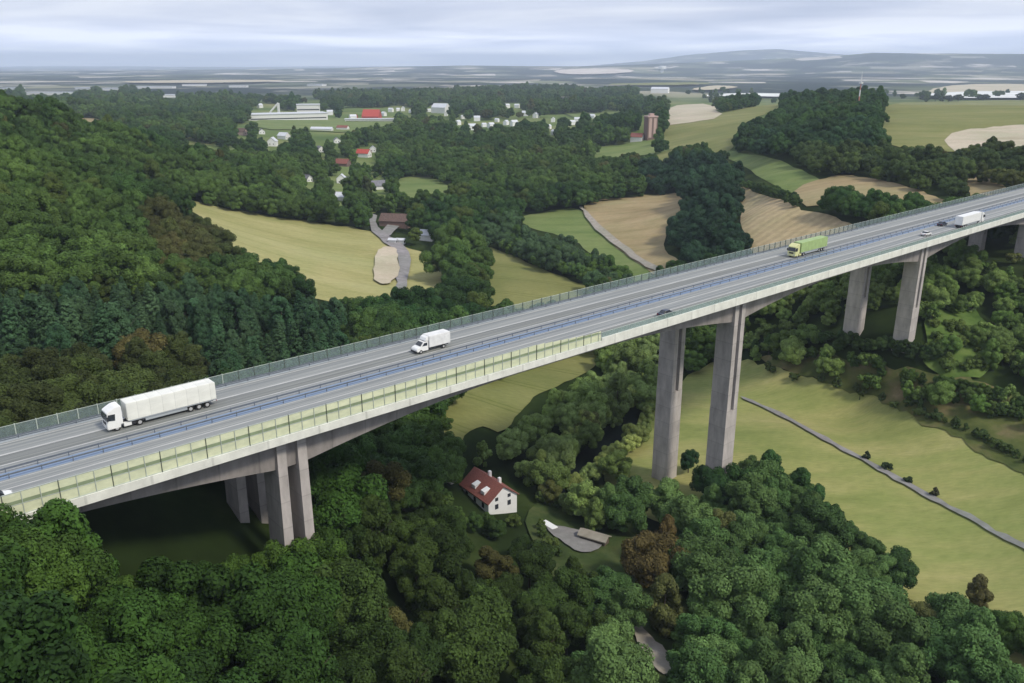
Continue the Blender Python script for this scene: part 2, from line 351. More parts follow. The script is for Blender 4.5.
# ------------------------------------------------------------------ sky, sun, haze
w = bpy.data.worlds.new('World'); sc.world = w; w.use_nodes = True; nt = w.node_tree
bg = nt.nodes['Background']; bg.inputs[1].default_value = .1   # overcast
SUN_EL, SUN_AZ = 48, 125      # azimuth measured from +Y towards +X
sky = N(nt, 'ShaderNodeTexSky'); sky.sky_type = 'NISHITA'; sky.sun_disc = False
sky.sun_elevation = R(SUN_EL); sky.sun_rotation = R(SUN_AZ)
tc = N(nt, 'ShaderNodeTexCoord'); sep = N(nt, 'ShaderNodeSeparateXYZ'); nt.links.new(tc.outputs['Generated'], sep.inputs[0])
# cloud sheet: direction divided by height gives a flat layer seen in perspective
zz = N(nt, 'ShaderNodeMath', _operation='MAXIMUM'); zz.inputs[1].default_value = 0.0; nt.links.new(sep.outputs[2], zz.inputs[0])
za = N(nt, 'ShaderNodeMath', _operation='ADD'); za.inputs[1].default_value = .05; nt.links.new(zz.outputs[0], za.inputs[0])
dx = N(nt, 'ShaderNodeMath', _operation='DIVIDE'); nt.links.new(sep.outputs[0], dx.inputs[0]); nt.links.new(za.outputs[0], dx.inputs[1])
dy = N(nt, 'ShaderNodeMath', _operation='DIVIDE'); nt.links.new(sep.outputs[1], dy.inputs[0]); nt.links.new(za.outputs[0], dy.inputs[1])
cb = N(nt, 'ShaderNodeCombineXYZ'); nt.links.new(dx.outputs[0], cb.inputs[0]); nt.links.new(dy.outputs[0], cb.inputs[1])
cn = N(nt, 'ShaderNodeTexNoise', Scale=.3, Detail=5.0, Roughness=.5, Distortion=.4); nt.links.new(cb.outputs[0], cn.inputs['Vector'])
cc = ramp(nt, cn.outputs[0], [(.38, (3.9, 4.4, 5.8)), (.5, (5.1, 5.5, 6.8)), (.62, (6.6, 6.9, 7.8))])
mx = N(nt, 'ShaderNodeMix', _data_type='RGBA'); mx.inputs[0].default_value = .93
nt.links.new(sky.outputs[0], mx.inputs[6]); nt.links.new(cc, mx.inputs[7]); 
hm_ = N(nt, 'ShaderNodeMapRange'); hm_.interpolation_type = 'SMOOTHERSTEP'; hm_.inputs[1].default_value = -.01; hm_.inputs[2].default_value = .06; hm_.inputs[3].default_value = 2.0; hm_.inputs[4].default_value = 1.03
nt.links.new(sep.outputs[2], hm_.inputs[0]); hs = N(nt, 'ShaderNodeVectorMath', _operation='SCALE')
nt.links.new(mx.outputs[2], hs.inputs[0]); nt.links.new(hm_.outputs[0], hs.inputs['Scale']); nt.links.new(hs.outputs[0], bg.inputs[0])
sun = bpy.data.lights.new('sun', 'SUN'); sun.energy = 2.1; sun.angle = R(9); sun.color = (1, .93, .80)
so = bpy.data.objects.new('sun', sun); col.objects.link(so)
sd = Vector((math.cos(R(SUN_EL)) * math.sin(R(SUN_AZ)), math.cos(R(SUN_EL)) * math.cos(R(SUN_AZ)), math.sin(R(SUN_EL))))
so.rotation_euler = (-sd).to_track_quat('-Z', 'Y').to_euler()
sc.view_settings.view_transform = 'Standard'; sc.view_settings.look = 'None'; sc.view_settings.exposure = .46; sc.view_settings.gamma = 1
sc.cycles.use_denoising = True; sc.cycles.max_bounces = 5; sc.cycles.diffuse_bounces = 2; sc.cycles.glossy_bounces = 2
sc.cycles.transparent_max_bounces = 12; sc.cycles.volume_bounces = 2
hz = MB().box(-28000, 28000, -3000, 33000, -6, 420).build('haze', None); tag(hz, kind='stuff')
hm = bpy.data.materials.new('haze'); hm.use_nodes = True; hn = hm.node_tree; hn.nodes.remove(hn.nodes['Principled BSDF'])
pv = hn.nodes.new('ShaderNodeVolumePrincipled'); pv.inputs['Color'].default_value = (.72, .83, 1, 1); pv.inputs['Density'].default_value = 7.5e-5
hn.links.new(pv.outputs[0], hn.nodes['Material Output'].inputs['Volume']); hz.data.materials.append(hm)

# ------------------------------------------------------------------ ground sheet
az = np.unique(np.concatenate([np.linspace(-180, -50, 40), np.linspace(-50, 50, 380), np.linspace(50, 180, 40)]))[:-1]
rad = np.concatenate([[4], np.geomspace(12, 36000, 430)])
A_, R_ = np.meshgrid(np.radians(az), rad); gx = R_ * np.sin(A_); gy = R_ * np.cos(A_); gz = height(gx, gy)
nr_, na = gx.shape
vv = np.stack([gx, gy, gz], -1).reshape(-1, 3)
fs = [(i*na+j, i*na+(j+1)%na, (i+1)*na+(j+1)%na, (i+1)*na+j)[::-1] for i in range(nr_-1) for j in range(na)]
fs.append(tuple(range(na))[::-1])
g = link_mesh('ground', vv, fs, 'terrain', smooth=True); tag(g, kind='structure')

def densify(pts, step=6):
    out = []
    for i in range(len(pts)):
        a = np.array(pts[i], float); b = np.array(pts[(i+1) % len(pts)], float); k = max(1, int(np.linalg.norm(b - a) / step))
        for t in range(k): out.append(a + (b - a) * t / k)
    return np.array(out)
def inside(poly, x, y):
    x = np.asarray(x); y = np.asarray(y); c = np.zeros(x.shape, bool); n = len(poly); j = n - 1
    for i in range(n):
        xi, yi = poly[i]; xj, yj = poly[j]
        if yi != yj:
            c ^= ((yi > y) != (yj > y)) & (x < (xj - xi) * (y - yi) / (yj - yi) + xi)
        j = i
    return c
def smooth_poly(p, it=2):
    p = np.array(p, float)
    for _ in range(it):
        q = []
        for i in range(len(p)):
            a = p[i]; b = p[(i+1) % len(p)]; q += [a * .75 + b * .25, a * .25 + b * .75]
        p = np.array(q)
    return p
SHEETN = 0
def sheet(name, pix, m, lift=.3, kind='structure', level=0, step=6, sm=2, wobble=.004, grow=False, rough=0):
    """an area of ground whose outline follows the terrain"""
    global SHEETN
    SHEETN += 1
    if grow:
        q = np.array(pix, float); c = q.mean(0); far = np.clip((q[:, 1] - 90) / 120, .12, 1)
        d = q - c; d /= np.abs(d).max(0)
        q[:, 0] += d[:, 0] * 7 * far; q[:, 1] += np.where(d[:, 1] > 0, d[:, 1] * 16, d[:, 1] * 3) * far; pix = q
    pp = densify(smooth_poly(pix, sm), step)
    if rough:
        fq = np.clip((pp[:, 1] - 80) / 150, .1, 1)[:, None]; nz_ = rng.normal(0, 1, pp.shape)
        for _ in range(2): nz_ = (nz_ + np.roll(nz_, 1, 0)) / 1.5
        pp = pp + nz_ * rough * fq
    x, y = hit(pp[:, 0], pp[:, 1])
    uv = UV(x, y)
    if wobble:
        uv = uv + rng.normal(0, wobble * .3, uv.shape)
    lo = uv.min(0); hi = uv.max(0); st = .011
    us, vs = np.meshgrid(np.arange(lo[0], hi[0], st), np.arange(lo[1], hi[1], st)); us = us.ravel(); vs = vs.ravel()
    k = inside(uv, us, vs); us = us[k]; vs = vs[k]
    allp = [Vector((a, b)) for a, b in uv] + [Vector((a, b)) for a, b in zip(us, vs)]
    n = len(uv)
    V, _, Fc, _, _, _ = delaunay_2d_cdt(allp, [], [list(range(n))], 1, 1e-7)
    V = np.array([(v[0], v[1]) for v in V]); D = np.exp(V[:, 1]) - 12
    X = D * np.sin(V[:, 0]); Y = D * np.cos(V[:, 0]); Z = height(X, Y) + lift * .6 + SHEETN * .01 + level * .08 + D * (.0003 + .0002 * level + .000018 * SHEETN)
    Fc = [f if (V[f[1]][0]-V[f[0]][0])*(V[f[2]][1]-V[f[0]][1]) - (V[f[1]][1]-V[f[0]][1])*(V[f[2]][0]-V[f[0]][0]) < 0 else f[::-1] for f in Fc]
    o = link_mesh(name, np.stack([X, Y, Z], -1), Fc, m, smooth=True); tag(o, kind=kind)
    return o
FIELDS = [ # polygon in the photo, material, level, tree-free (1), thinly treed (0)
 ([(160,197),(200,205),(260,217),(320,225),(372,232),(392,243),(404,262),(402,290),(380,294),(330,290),(304,284),(292,262),(262,262),(240,252),(222,228),(185,208)], 'field_yellow', 0, 1),
 ([(398,248),(430,258),(445,262),(440,275),(430,284),(412,290)], 'field_yellow', 0, 1),
 ([(486,246),(512,258),(545,272),(590,286),(596,290),(500,312),(490,300),(484,275)], 'field_olive', 0, 1),
 ([(515,222),(545,214),(582,209),(604,232),(640,258),(655,272),(640,276),(604,256),(570,238),(540,230)], 'field_green', 0, 1),
 ([(583,209),(602,203),(640,198),(684,195),(684,208),(664,228),(660,244),(690,262),(668,270),(640,256),(604,230)], 'field_tan', 1, 1),
 ([(733,178),(748,192),(800,209),(820,216),(860,228),(880,232),(862,244),(775,262),(758,250),(748,226),(736,205)], 'field_striped', 0, 1),
 ([(795,197),(812,184),(850,177),(890,184),(930,196),(975,208),(960,214),(930,216),(918,205),(850,196),(818,206)], 'field_tan', 1, 1),
 ([(722,151),(745,154),(790,165),(826,180),(800,189),(770,180),(745,166),(724,158)], 'field_green', 0, 1),
 ([(664,122),(700,118),(760,106),(790,104),(745,122),(733,143),(722,149),(700,142),(664,145)], 'field_olive', 0, 1),
 ([(664,107),(715,104),(722,117),(690,121),(664,123)], 'field_pale', 1, 1),
 ([(880,104),(960,102),(1060,101),(1080,150),(1000,147),(960,148),(920,146),(872,140),(888,122)], 'field_olive', 0, 1),
 ([(945,136),(975,130),(1024,126),(1080,126),(1080,148),(1010,146),(958,150)], 'field_pale', 1, 1),
 ([(962,176),(980,173),(1000,186),(1040,196),(1000,198),(965,190)], 'field_tan', 0, 1),
 ([(742,358),(800,376),(900,407),(1024,462),(1150,520),(1150,720),(1010,632),(940,582),(860,522),(830,504),(795,474),(765,452),(745,450),(716,455),(700,472),(668,484),(630,470),(618,448),(650,410),(700,368)], 'meadow', 0, 1),
 ([(440,412),(470,392),(500,378),(560,358),(602,348),(590,372),(560,385),(530,398),(505,425),(480,418),(455,440),(442,430)], 'field_olive', 0, 1),
 ([(392,184),(410,178),(432,179),(448,187),(468,189),(440,193),(405,193)], 'field_green', 0, 1),
 ([(188,148),(230,145),(270,148),(262,153),(215,156)], 'field_green', 0, 0),
 ([(250,120),(330,119),(398,121),(380,127),(350,129),(310,128),(258,127)], 'field_green', 0, 1),
 ([(588,150),(620,145),(650,143),(660,151),(630,153),(598,155)], 'field_green', 0, 1),
 ([(654,158),(668,152),(678,152),(672,160),(660,164)], 'field_olive', 1, 1),
 ([(560,110),(610,107),(645,108),(640,116),(580,118)], 'field_green', 0, 0),
 ([(76,121),(90,119),(104,122),(104,125),(84,126)], 'field_tan', 1, 1),
 ([(446,158),(480,152),(520,152),(530,156),(500,160),(450,163)], 'field_green', 0, 0),
 ([(300,165),(340,160),(390,170),(380,200),(345,205),(310,190)], 'field_green', 0, 0),
 ([(748,356),(830,352),(900,372),(960,378),(1024,400),(1100,430),(1140,530),(1024,480),(900,409),(800,378)], 'bare', 1, -1),
 ([(930,300),(970,305),(1010,345),(1000,370),(950,385),(920,370),(925,330)], 'scrub', 2, -1),
 ([(520,500),(600,500),(640,540),(690,600),(720,690),(600,690),(560,600),(530,560)], 'rough_grass', 0, -1),
]
CLEAR = []; THIN = []
for poly, m, lv, cl in FIELDS:
    shp = poly if m != 'meadow' else [(742,358),(800,376),(900,407),(1024,462),(1150,520),(1200,820),(1010,700),(900,640),(820,580),(760,540),(640,520),(600,470),(618,448),(650,410),(700,368)]
    sheet('field' if cl >= 0 and m != 'meadow' else ('meadow' if m == 'meadow' else 'bank'), shp, m, level=lv, grow=cl >= 0, sm=1 if cl >= 0 else 2, rough=.7 if cl >= 0 else 1.4)
    if cl == 1: CLEAR.append(poly)
    if cl == 0: THIN.append(poly)
sheet('river', [(548,490),(562,472),(584,450),(610,428),(634,405),(652,372),(664,352),(670,353),(664,378),(648,412),(628,436),(606,462),(588,482),(564,494)], 'water', level=2)
CLEAR.append([(560,482),(585,458),(612,434),(628,415),(632,420),(618,444),(600,466),(580,482)])
sheet('road', [(368,216),(373,214),(377,226),(385,236),(399,243),(408,250),(410,266),(404,296),(392,296),(399,272),(398,252),(380,242),(370,230)], 'road_old', level=2, sm=1)
sheet('road', [(378,236),(388,226),(398,220),(412,219),(411,222),(401,225),(393,236),(384,241)], 'road_old', level=3, sm=1)
CLEAR += [[(366,214),(412,214),(412,290),(390,292),(376,292),(378,240)]]
sheet('field', [(378,252),(388,248),(398,251),(399,268),(394,284),(384,287),(375,284),(374,270)], 'field_pale', level=3)
sheet('path', [(742,399),(780,415),(860,459),(950,508),(1060,567),(1060,573),(950,512.5),(859,463),(779,418),(742,401.5)], 'road_old', level=2, sm=0, step=10)
sheet('track', [(578,208),(584,209),(604,232),(634,254),(664,272),(658,275),(628,258),(598,235)], 'track', level=3)
sheet('track', [(600,129),(620,124),(632,121),(632,124),(612,130)], 'track', level=2)
sheet('yard', [(541,528),(560,529),(585,535),(606,543),(600,552),(583,558),(562,545)], 'road_old', level=3)
sheet('path', [(634,622),(650,640),(668,655),(684,676),(660,680),(644,655),(634,640)], 'track', level=3)
CLEAR += [[(520,512),(545,520),(608,540),(592,562),(560,550)], [(632,612),(650,630),(688,676),(655,680),(640,650)]]
sheet('quarry', [(552,72.5),(572,70.5),(600,70),(636,71.5),(625,74.5),(590,76),(560,75.5)], 'quarry', level=4, step=3, sm=1)
for poly, m in (([(690,91),(712,87),(738,88),(732,90.5),(700,92)], 'field_pale'), ([(690,98),(740,94.5),(806,96),(806,99),(740,98)], 'chalk'),
                ([(915,98),(940,88),(985,85.5),(1060,87),(1060,99),(960,99)], 'field_pale'), ([(918,97),(950,93.5),(1060,93),(1060,100),(920,100)], 'chalk'),
                ([(120,83),(220,81.5),(300,82),(240,84.5),(130,85)], 'field_pale'), ([(410,99),(500,96.5),(590,97),(585,99),(440,101)], 'field_pale'), ([(590,86),(680,84),(720,85),(660,87.5)], 'field_olive'), ([(20,101),(80,98),(150,98),(110,102)], 'field_green')):
    sheet('field', poly, m, level=4, step=4, sm=1)

# ------------------------------------------------------------------ road beyond the bridge ends
ROADN = [(1.0, 12.2, 'asphalt_old'), (14.6, 25.6, 'asphalt')]
for s0, s1 in ((-360, -34.01), (470.01, 760)):
    for n0, n1, m in ROADN:
        tag(link_mesh('road', [P(s0, n0, DECK), P(s1, n0, DECK), P(s1, n1, DECK), P(s0, n1, DECK)], [(0,1,2,3)], m), kind='structure')

# ------------------------------------------------------------------ the viaduct (local x along the bridge, y across, z up)
br = thing('viaduct', 'long grey concrete highway bridge on tall twin piers crossing the valley', 'bridge', P(0, 0, 0), BANG)
S0, S1 = -34.0, 470.0
PIERS = [(30.0, 4.9, 5.4, 0), (148.6, 4.3, 5.0, 27), (248.6, 4.5, 5.0, 35), (346, 4.4, 4.9, 44), (432, 4.2, 4.8, 50)]
def depth(s):
    d = 2.7
    for p, *_ in PIERS:
        L = 46; q = max(0, 1 - max(0, abs(s - p) - 2.4) / L); d = max(d, 2.7 + 3.7 * q ** 1.9)
    return d
ss = [S0 + (S1 - S0) * i / 252 for i in range(253)]
def strip(sec, name, m, s_list=None, parent=br, **k):
    """sweep a cross-section sec(s)->[(n,z)...] along the bridge"""
    sl = s_list or [S0, S1]; mb = MB(); n = len(sec(sl[0])); vs = []
    for s in sl: vs += [(s, a, z) for a, z in sec(s)]
    fs = []
    for i in range(len(sl) - 1):
        for k_ in range(n): fs.append((i*n+k_, i*n+(k_+1)%n, (i+1)*n+(k_+1)%n, (i+1)*n+k_))
    fs.append(tuple(range(n))[::-1]); fs.append(tuple(range((len(sl)-1)*n, len(sl)*n)))
    return mb.add(vs, fs).build(name, m, parent)
Z = DECK
strip(lambda s: [(.55,Z-.12),(26.25,Z-.12),(26.25,Z-.42),(24.4,Z-.7),(2.3,Z-.7),(.55,Z-.42)][::-1], 'deck_slab', 'concrete')
for n0, n1 in ((2.6, 8.5), (18.3, 24.2)):
    strip(lambda s: [(n0,Z-.703),(n1,Z-.703),(n1-.35,Z-depth(s)),(n0+.35,Z-depth(s))][::-1], 'box_girder', 'concrete', ss)
strip(lambda s: [(0,Z-1.05),(.55,Z-1.05),(.55,Z+.22),(0,Z+.22)][::-1], 'edge_beam', 'fascia')
strip(lambda s: [(26.25,Z-1.05),(26.8,Z-1.05),(26.8,Z+.22),(26.25,Z+.22)][::-1], 'edge_beam', 'kerb')
strip(lambda s: [(.56,Z-.115),(1.1,Z-.115),(1.1,Z+.1),(.56,Z+.1)][::-1], 'kerb', 'kerb')
strip(lambda s: [(25.6,Z-.115),(26.24,Z-.115),(26.24,Z+.1),(25.6,Z+.1)][::-1], 'kerb', 'kerb')
for n0, n1, m, nm in ((1.1, 6.2, 'asphalt', 'carriageway'), (6.2, 12.3, 'asphalt_old', 'carriageway'), (12.3, 14.6, 'median', 'median_strip'), (14.6, 17.3, 'asphalt_old', 'carriageway'), (17.3, 21.0, 'asphalt', 'carriageway'), (21.0, 25.6, 'asphalt_old', 'carriageway')):
    strip(lambda s: [(n0,Z-.11),(n1,Z-.11),(n1,Z),(n0,Z)][::-1], nm, m)
for n0, w_ in ((1.75,.22),(5.6,.45),(9.1,.3),(11.75,.22),(15.1,.22),(17.2,.3),(20.8,.5),(25.0,.22)):
    MB().add([(S0,n0,Z+.008),(S1,n0,Z+.008),(S1,n0+w_,Z+.008),(S0,n0+w_,Z+.008)], [(0,1,2,3)]).build('lane_marking', 'paint', br)
for n0 in (12.3, 14.5, 25.75):
    mb = MB().box(S0, S1, n0, n0+.09, Z+.5, Z+.72)
    for i in range(int((S1-S0)/4)): mb.box(S0+i*4, S0+i*4+.1, n0+.09, n0+.2, Z+.0, Z+.75)
    mb.build('guard_rail', 'steel', br)
# near noise barrier: framed cream panels, then clear ones
nb = MB().box(S0, 97, .2, .32, Z+.22, Z+.34).box(S0, 97, .2, .32, Z+1.62, Z+1.72).box(S0, 78, .2, .32, Z+3.25, Z+3.33).build('noise_barrier', 'post_pale', br)
s = S0; k = 0
while s < 96.9:
    tp = 3.25 - max(0, s-78)/19*1.35
    MB().box(s-.045, s+.045, .14, .38, Z+.22, Z+tp+.1).build('post', 'steel_dark' if k % 3 == 0 else 'post_pale', nb)
    MB().box(s+.06, min(s+2.04, 97), .24, .28, Z+.34, Z+1.62).build('panel', 'screen_cream', nb)
    MB().box(s+.06, min(s+2.04, 97), .24, .28, Z+1.72, Z+min(2.2, tp)).build('green_panel', 'screen_green', nb)
    MB().box(s+.06, min(s+2.04, 97), .24, .28, Z+min(2.2, tp)+.001, Z+max(tp, 2.23)).build('upper_panel', 'screen_cream', nb)
    s += 2.1; k += 1
MB().box(97.1, S1, .0, .3, Z+.222, Z+.85).build('parapet', 'fascia', br)
cbr = MB().box(97.1, S1, .2, .3, Z+1.9, Z+1.97).build('clear_barrier', 'post_pale', br)
s = 97.2
while s < S1 - 1:
    MB().box(s, min(s+8.3, S1), .23, .27, Z+.852, Z+1.9).build('panel', 'screen_clear', cbr); s += 8.4
fb = MB().box(S0, S1, 26.42, 26.5, Z+2.1, Z+2.16).build('far_barrier', 'post_pale', br)
s = S0; rest = MB(); k = 0
while s < S1:
    bx_ = (s-.06, s+.06, 26.36, 26.56, Z+.22, Z+2.25)
    if k < 54: MB().box(*bx_).build('post', 'post_pale' if s < 30 else 'steel_dark', fb)
    else: rest.box(*bx_)
    s += 2.9; k += 1
o = rest.build('farther_posts', 'steel_dark', fb); o['kind'] = 'stuff'
MB().box(S0, S1, 26.44, 26.48, Z+.22, Z+2.1).build('screen', 'screen_far', fb)
# piers
for i, (sp, L, W, zslot) in enumerate(PIERS):
    for n0, n1 in ((2.2, 2.2+W), (24.6-W, 24.6)):
        q = P(sp, (n0+n1)/2); gz_ = float(height(q.x, q.y)) - 4
        mb = MB(); top = Z-.75
        bl = 1.5; z_s = max(zslot, gz_)
        for a, b, sg in ((sp-L/2, sp-L/2+bl, -1), (sp+L/2-bl, sp+L/2, 1)):
            fl = .3 if i == 0 else .04
            z0_ = z_s if zslot > gz_ else gz_
            e0 = (a - (fl if sg < 0 else -fl*.4), b + (fl if sg > 0 else -fl*.4))
            mb.add([(e0[0],n0,z0_),(e0[1],n0,z0_),(e0[1],n1,z0_),(e0[0],n1,z0_),(a,n0,top),(b,n0,top),(b,n1,top),(a,n1,top)],
                   [(0,3,2,1),(4,5,6,7),(0,1,5,4),(1,2,6,5),(2,3,7,6),(3,0,4,7)])
        if zslot > gz_:
            a, b = sp-L/2-.12, sp+L/2+.12
            mb.add([(a,n0-.02,gz_),(b+.1,n0-.02,gz_),(b+.1,n1+.02,gz_),(a,n1+.02,gz_),(a,n0-.02,z_s),(b,n0-.02,z_s),(b,n1+.02,z_s),(a,n1+.02,z_s)],
                   [(0,3,2,1),(4,5,6,7),(0,1,5,4),(1,2,6,5),(2,3,7,6),(3,0,4,7)])
        mb.build('pier', 'concrete_pale', br)
# abutments
for sa, sb in ((-38.0, -32.5), (468.5, 473)):
    MB().box(sa, sb, .6, 26.2, 30, Z-3.3).box(sa, min(sa, sb)+1.2, .6, 26.2, Z-3.3, Z-.72).build('abutment', 'concrete', br)

# ------------------------------------------------------------------ vehicles (local x forward)
def wheels(t, xs, y, r=.5, w_=.32, dual=()):
    for x in xs:
        for sg in (-1, 1):
            ww = w_ * (1.9 if x in dual else 1)
            wh = MB().disc(x, sg*(y-ww/2), r, r, ww, 18).build('wheel', 'tyre', t)
            MB().disc(x, sg*(y+.012), r, r*.56, .03, 14).build('rim', 'rim', wh)
def lorry(label, s, n, heading, length=16.8, trailer='tarp', cabm='white', sleeper=True):
    rz = BANG if heading > 0 else BANG + math.pi
    t = thing('lorry', label, 'truck', P(s, n, Z+.012), rz)
    hf = length / 2; w2 = 1.27
    # cab
    x1 = hf
    prof = [(x1-.02,.45),(x1,1.3),(x1-.03,1.8),(x1-.2,2.95),(x1-.12,3.1),(x1-.6,3.4),(x1-1.4,3.8),(x1-2.2,3.88),(x1-2.3,3.8),(x1-2.3,.95),(x1-1.95,.95),(x1-1.9,.45)]
    MB().prism(prof[::-1], -w2, w2).build('cab', cabm, t, bevel=.07)
    MB().add([(x1-.03,-1.18,1.85),(x1-.03,1.18,1.85),(x1-.19,1.16,2.9),(x1-.19,-1.16,2.9)], [(0,1,2,3)]).build('windscreen', 'glass', t).location.x = .03
    for sg in (-1, 1):
        y = sg*(w2+.012)
        MB().add([(x1-.12,y,1.9),(x1-1.2,y,1.75),(x1-1.3,y,2.8),(x1-.28,y,2.85)], [(0,1,2,3)] if sg < 0 else [(3,2,1,0)]).build('side_window', 'glass', t)
        MB().box(x1-.2,x1-.05,min(y,y+sg*.25),max(y,y+sg*.25),1.9,2.6).build('mirror', 'chassis', t)
        MB().box(x1+.0,x1+.05,sg*.95-.22,sg*.95+.22,.72,.95).build('headlight', 'lamp', t)
    MB().box(x1+.0,x1+.03,-.7,.7,1.15,1.6).build('grille', 'chassis', t)
    MB().box(-hf+.3,x1-.3,-.5,.5,.62,.95).box(x1-5.2,x1-3.3,-1.1,1.1,.42,.92).build('chassis', 'chassis', t)
    MB().box(x1-3.5,x1-2.4,-1.18,1.18,.4,.9).build('side_skirt', cabm, t)
    # trailer box
    tb = MB().box(-hf, x1-3.0, -w2, w2, 1.15, 4.0).build('trailer', trailer, t, bevel=.06)
    MB().box(-hf+.0,x1-3.2,-w2-.005,w2+.005,1.02,1.16).build('frame_rail', 'kerb', tb)
    MB().box(-hf-.02,-hf+.01,-1.15,-.02,1.3,3.9).box(-hf-.02,-hf+.01,.02,1.15,1.3,3.9).build('rear_door', trailer, tb)
    for sg in (-1, 1): MB().box(-hf-.05,-hf,sg*1.0-.18,sg*1.0+.18,.75,.9).build('tail_light', 'red_lamp', t)
    MB().box(-hf+4.8,x1-5.6,-1.15,-1.1,.5,1.0).box(-hf+4.8,x1-5.6,1.1,1.15,.5,1.0).build('side_guard', 'kerb', t)
    wheels(t, [x1-1.35, x1-4.7, -hf+1.6, -hf+2.95, -hf+4.3], 1.22, dual=(x1-4.7,))
    return t
lorry('large white articulated lorry with cream box trailer driving left on the bridge', 17.1, 20.1, -1, 16.9)
lorry('yellow green articulated lorry with cream cab on the bridge', 203.8, 17.4, -1, 17.6, 'green_tarp', 'cream')
lorry('white articulated lorry driving away near the right end of the bridge', 287.8, 5.0, 1, 18.5, 'white', 'white')
# light box truck
t = thing('box_truck', 'small white delivery truck with box body behind a low cab', 'truck', P(68.6, 18.9, Z+.012), BANG + math.pi)
cp = [(4.0,.4),(4.05,.85),(3.85,1.15),(3.05,1.4),(2.35,2.15),(1.35,2.2),(1.3,.4)]
MB().prism(cp[::-1], -1.0, 1.0).build('cab', 'white', t, bevel=.07)
MB().add([(3.07,-.85,1.43),(3.07,.85,1.43),(2.40,.8,2.08),(2.40,-.8,2.08)], [(0,1,2,3)]).build('windscreen', 'glass', t).location = (.04, 0, .03)
for sg in (-1, 1):
    y = sg*1.013
    MB().add([(2.8,y,1.42),(1.6,y,1.38),(1.6,y,2.0),(2.3,y,2.0)], [(0,1,2,3)] if sg < 0 else [(3,2,1,0)]).build('side_window', 'glass', t)
    MB().box(4.0,4.08,sg*.72-.16,sg*.72+.16,.7,.9).build('headlight', 'lamp', t)
MB().box(-3.9,1.2,-1.15,1.15,.85,3.15).build('box_body', 'white_matt', t, bevel=.08)
MB().prism([(1.22,2.25),(1.22,3.1),(1.75,2.9),(2.05,2.35)], -.95, .95).build('wind_deflector', 'white', t, bevel=.04)
MB().box(-3.8,3.7,-.5,.5,.45,.84).box(3.9,4.12,-.95,.95,.32,.6).build('chassis', 'chassis', t)
wheels(t, [3.1, -2.3], 1.02, .38, .24)
def car(label, s, n, heading, body='dark_paint', van=False):
    t = thing('car', label, 'car', P(s, n, Z+.012), BANG if heading > 0 else BANG + math.pi)
    L = 2.25
    low = [(L,.35),(L+.02,.62),(L-.2,.78),(1.15,.95),(-L+.5,1.0),(-L,.92),(-L-.03,.4)]
    MB().prism(low[::-1], -.9, .9).build('body', body, t, bevel=.07)
    if van: cab = [(1.3,.94),(.75,1.45),(.3,1.62),(-2.0,1.62),(-2.25,.96)]
    else: cab = [(1.15,.94),(.4,1.4),(-.9,1.44),(-1.75,.98)]
    gh = MB().prism(cab[::-1], -.76, .76).build('cabin', 'glass', t, bevel=.05)
    zt = cab[2][1] if van else 1.42
    MB().box(-1.9 if van else -.95, .4, -.7, .7, zt-.02, zt+.045).build('roof', body, t, bevel=.02)
    for sg in (-1, 1):
        MB().box(L-.02,L+.05,sg*.62-.17,sg*.62+.17,.58,.74).build('headlight', 'lamp', t)
        MB().box(-L-.06,-L,sg*.62-.17,sg*.62+.17,.62,.8).build('tail_light', 'red_lamp', t)
    wheels(t, [1.4, -1.4], .9, .33, .22)
    return t
car('dark saloon car in the nearest lane above the tall middle piers', 121.3, 3.3, 1)
car('small white car a little behind the lorry at the right end of the bridge', 257.5, 6.4, 1, 'white_matt')
car('dark car beside the median ahead of the small white car', 279.5, 10.6, 1)
car('white car cut by the left edge of the photo beside the tree tops', -9.0, 6.2, 1, 'white', True)

# ------------------------------------------------------------------ buildings
def house(name, label, cat, x, y, rz, L, W, H, RH, wall='plaster', roof='roof_red', group=None, fine=False, windows=True):
    z = float(height(x, y))
    t = thing(name, label, cat, (x, y, z), rz, group)
    MB().prism([(-W/2,-2.5),(W/2,-2.5),(W/2,H),(0,H+RH),(-W/2,H)], -L/2, L/2).build('wall', wall, t)
    th = .28; ov = .45; dz = RH * ov * 2 / W
    r_ = MB()
    for sg in (-1, 1):
        a = (sg*(W/2+ov), H-dz+.06); b = (0, H+RH+.06)
        p_ = [a, b, (0, H+RH+th+.06), (sg*(W/2+ov), H-dz+th+.06)]
        r_.prism(p_ if sg > 0 else p_[::-1], -L/2-ov, L/2+ov)
    ro = r_.build('roof', roof, t)
    if windows:
        for yy in (-L/2-.03, L/2+.03):
            for xx in (-W*.22, W*.22):
                MB().box(xx-.5, xx+.5, yy-.03, yy+.03, H*.35, H*.35+1.3).build('window', 'window', t)
                if fine: MB().box(xx-.45, xx+.45, yy-.03, yy+.03, H*.35+2.2, H*.35+3.1).build('window', 'window', t)
    if fine:
        MB().box(W*.12, W*.12+.7, L*.1, L*.1+.7, H+RH*.5, H+RH+.7).build('chimney', 'plaster', ro)
        MB().box(W*.12, W*.12+.7, -L*.25, -L*.25+.7, H+RH*.5, H+RH+.6).build('chimney', 'plaster', ro)
        for yy in (-L*.3, 0, L*.3):
            for sg in (-1, 1): MB().box(sg*(W/2+.03)-.03, sg*(W/2+.03)+.03, yy-.5, yy+.5, 1.3, 2.7).build('window', 'window', t)
    return t
x, y = hit(499, 512); x, y = float(x[0]), float(y[0])
fh = house('farmhouse', 'white gabled house with dark red roof among trees beneath the bridge', 'house', x-2.6, y+4.5, R(36), 12.2, 8.6, 3.5, 3.3, 'plaster', 'roof_red', fine=True)
mb = MB()
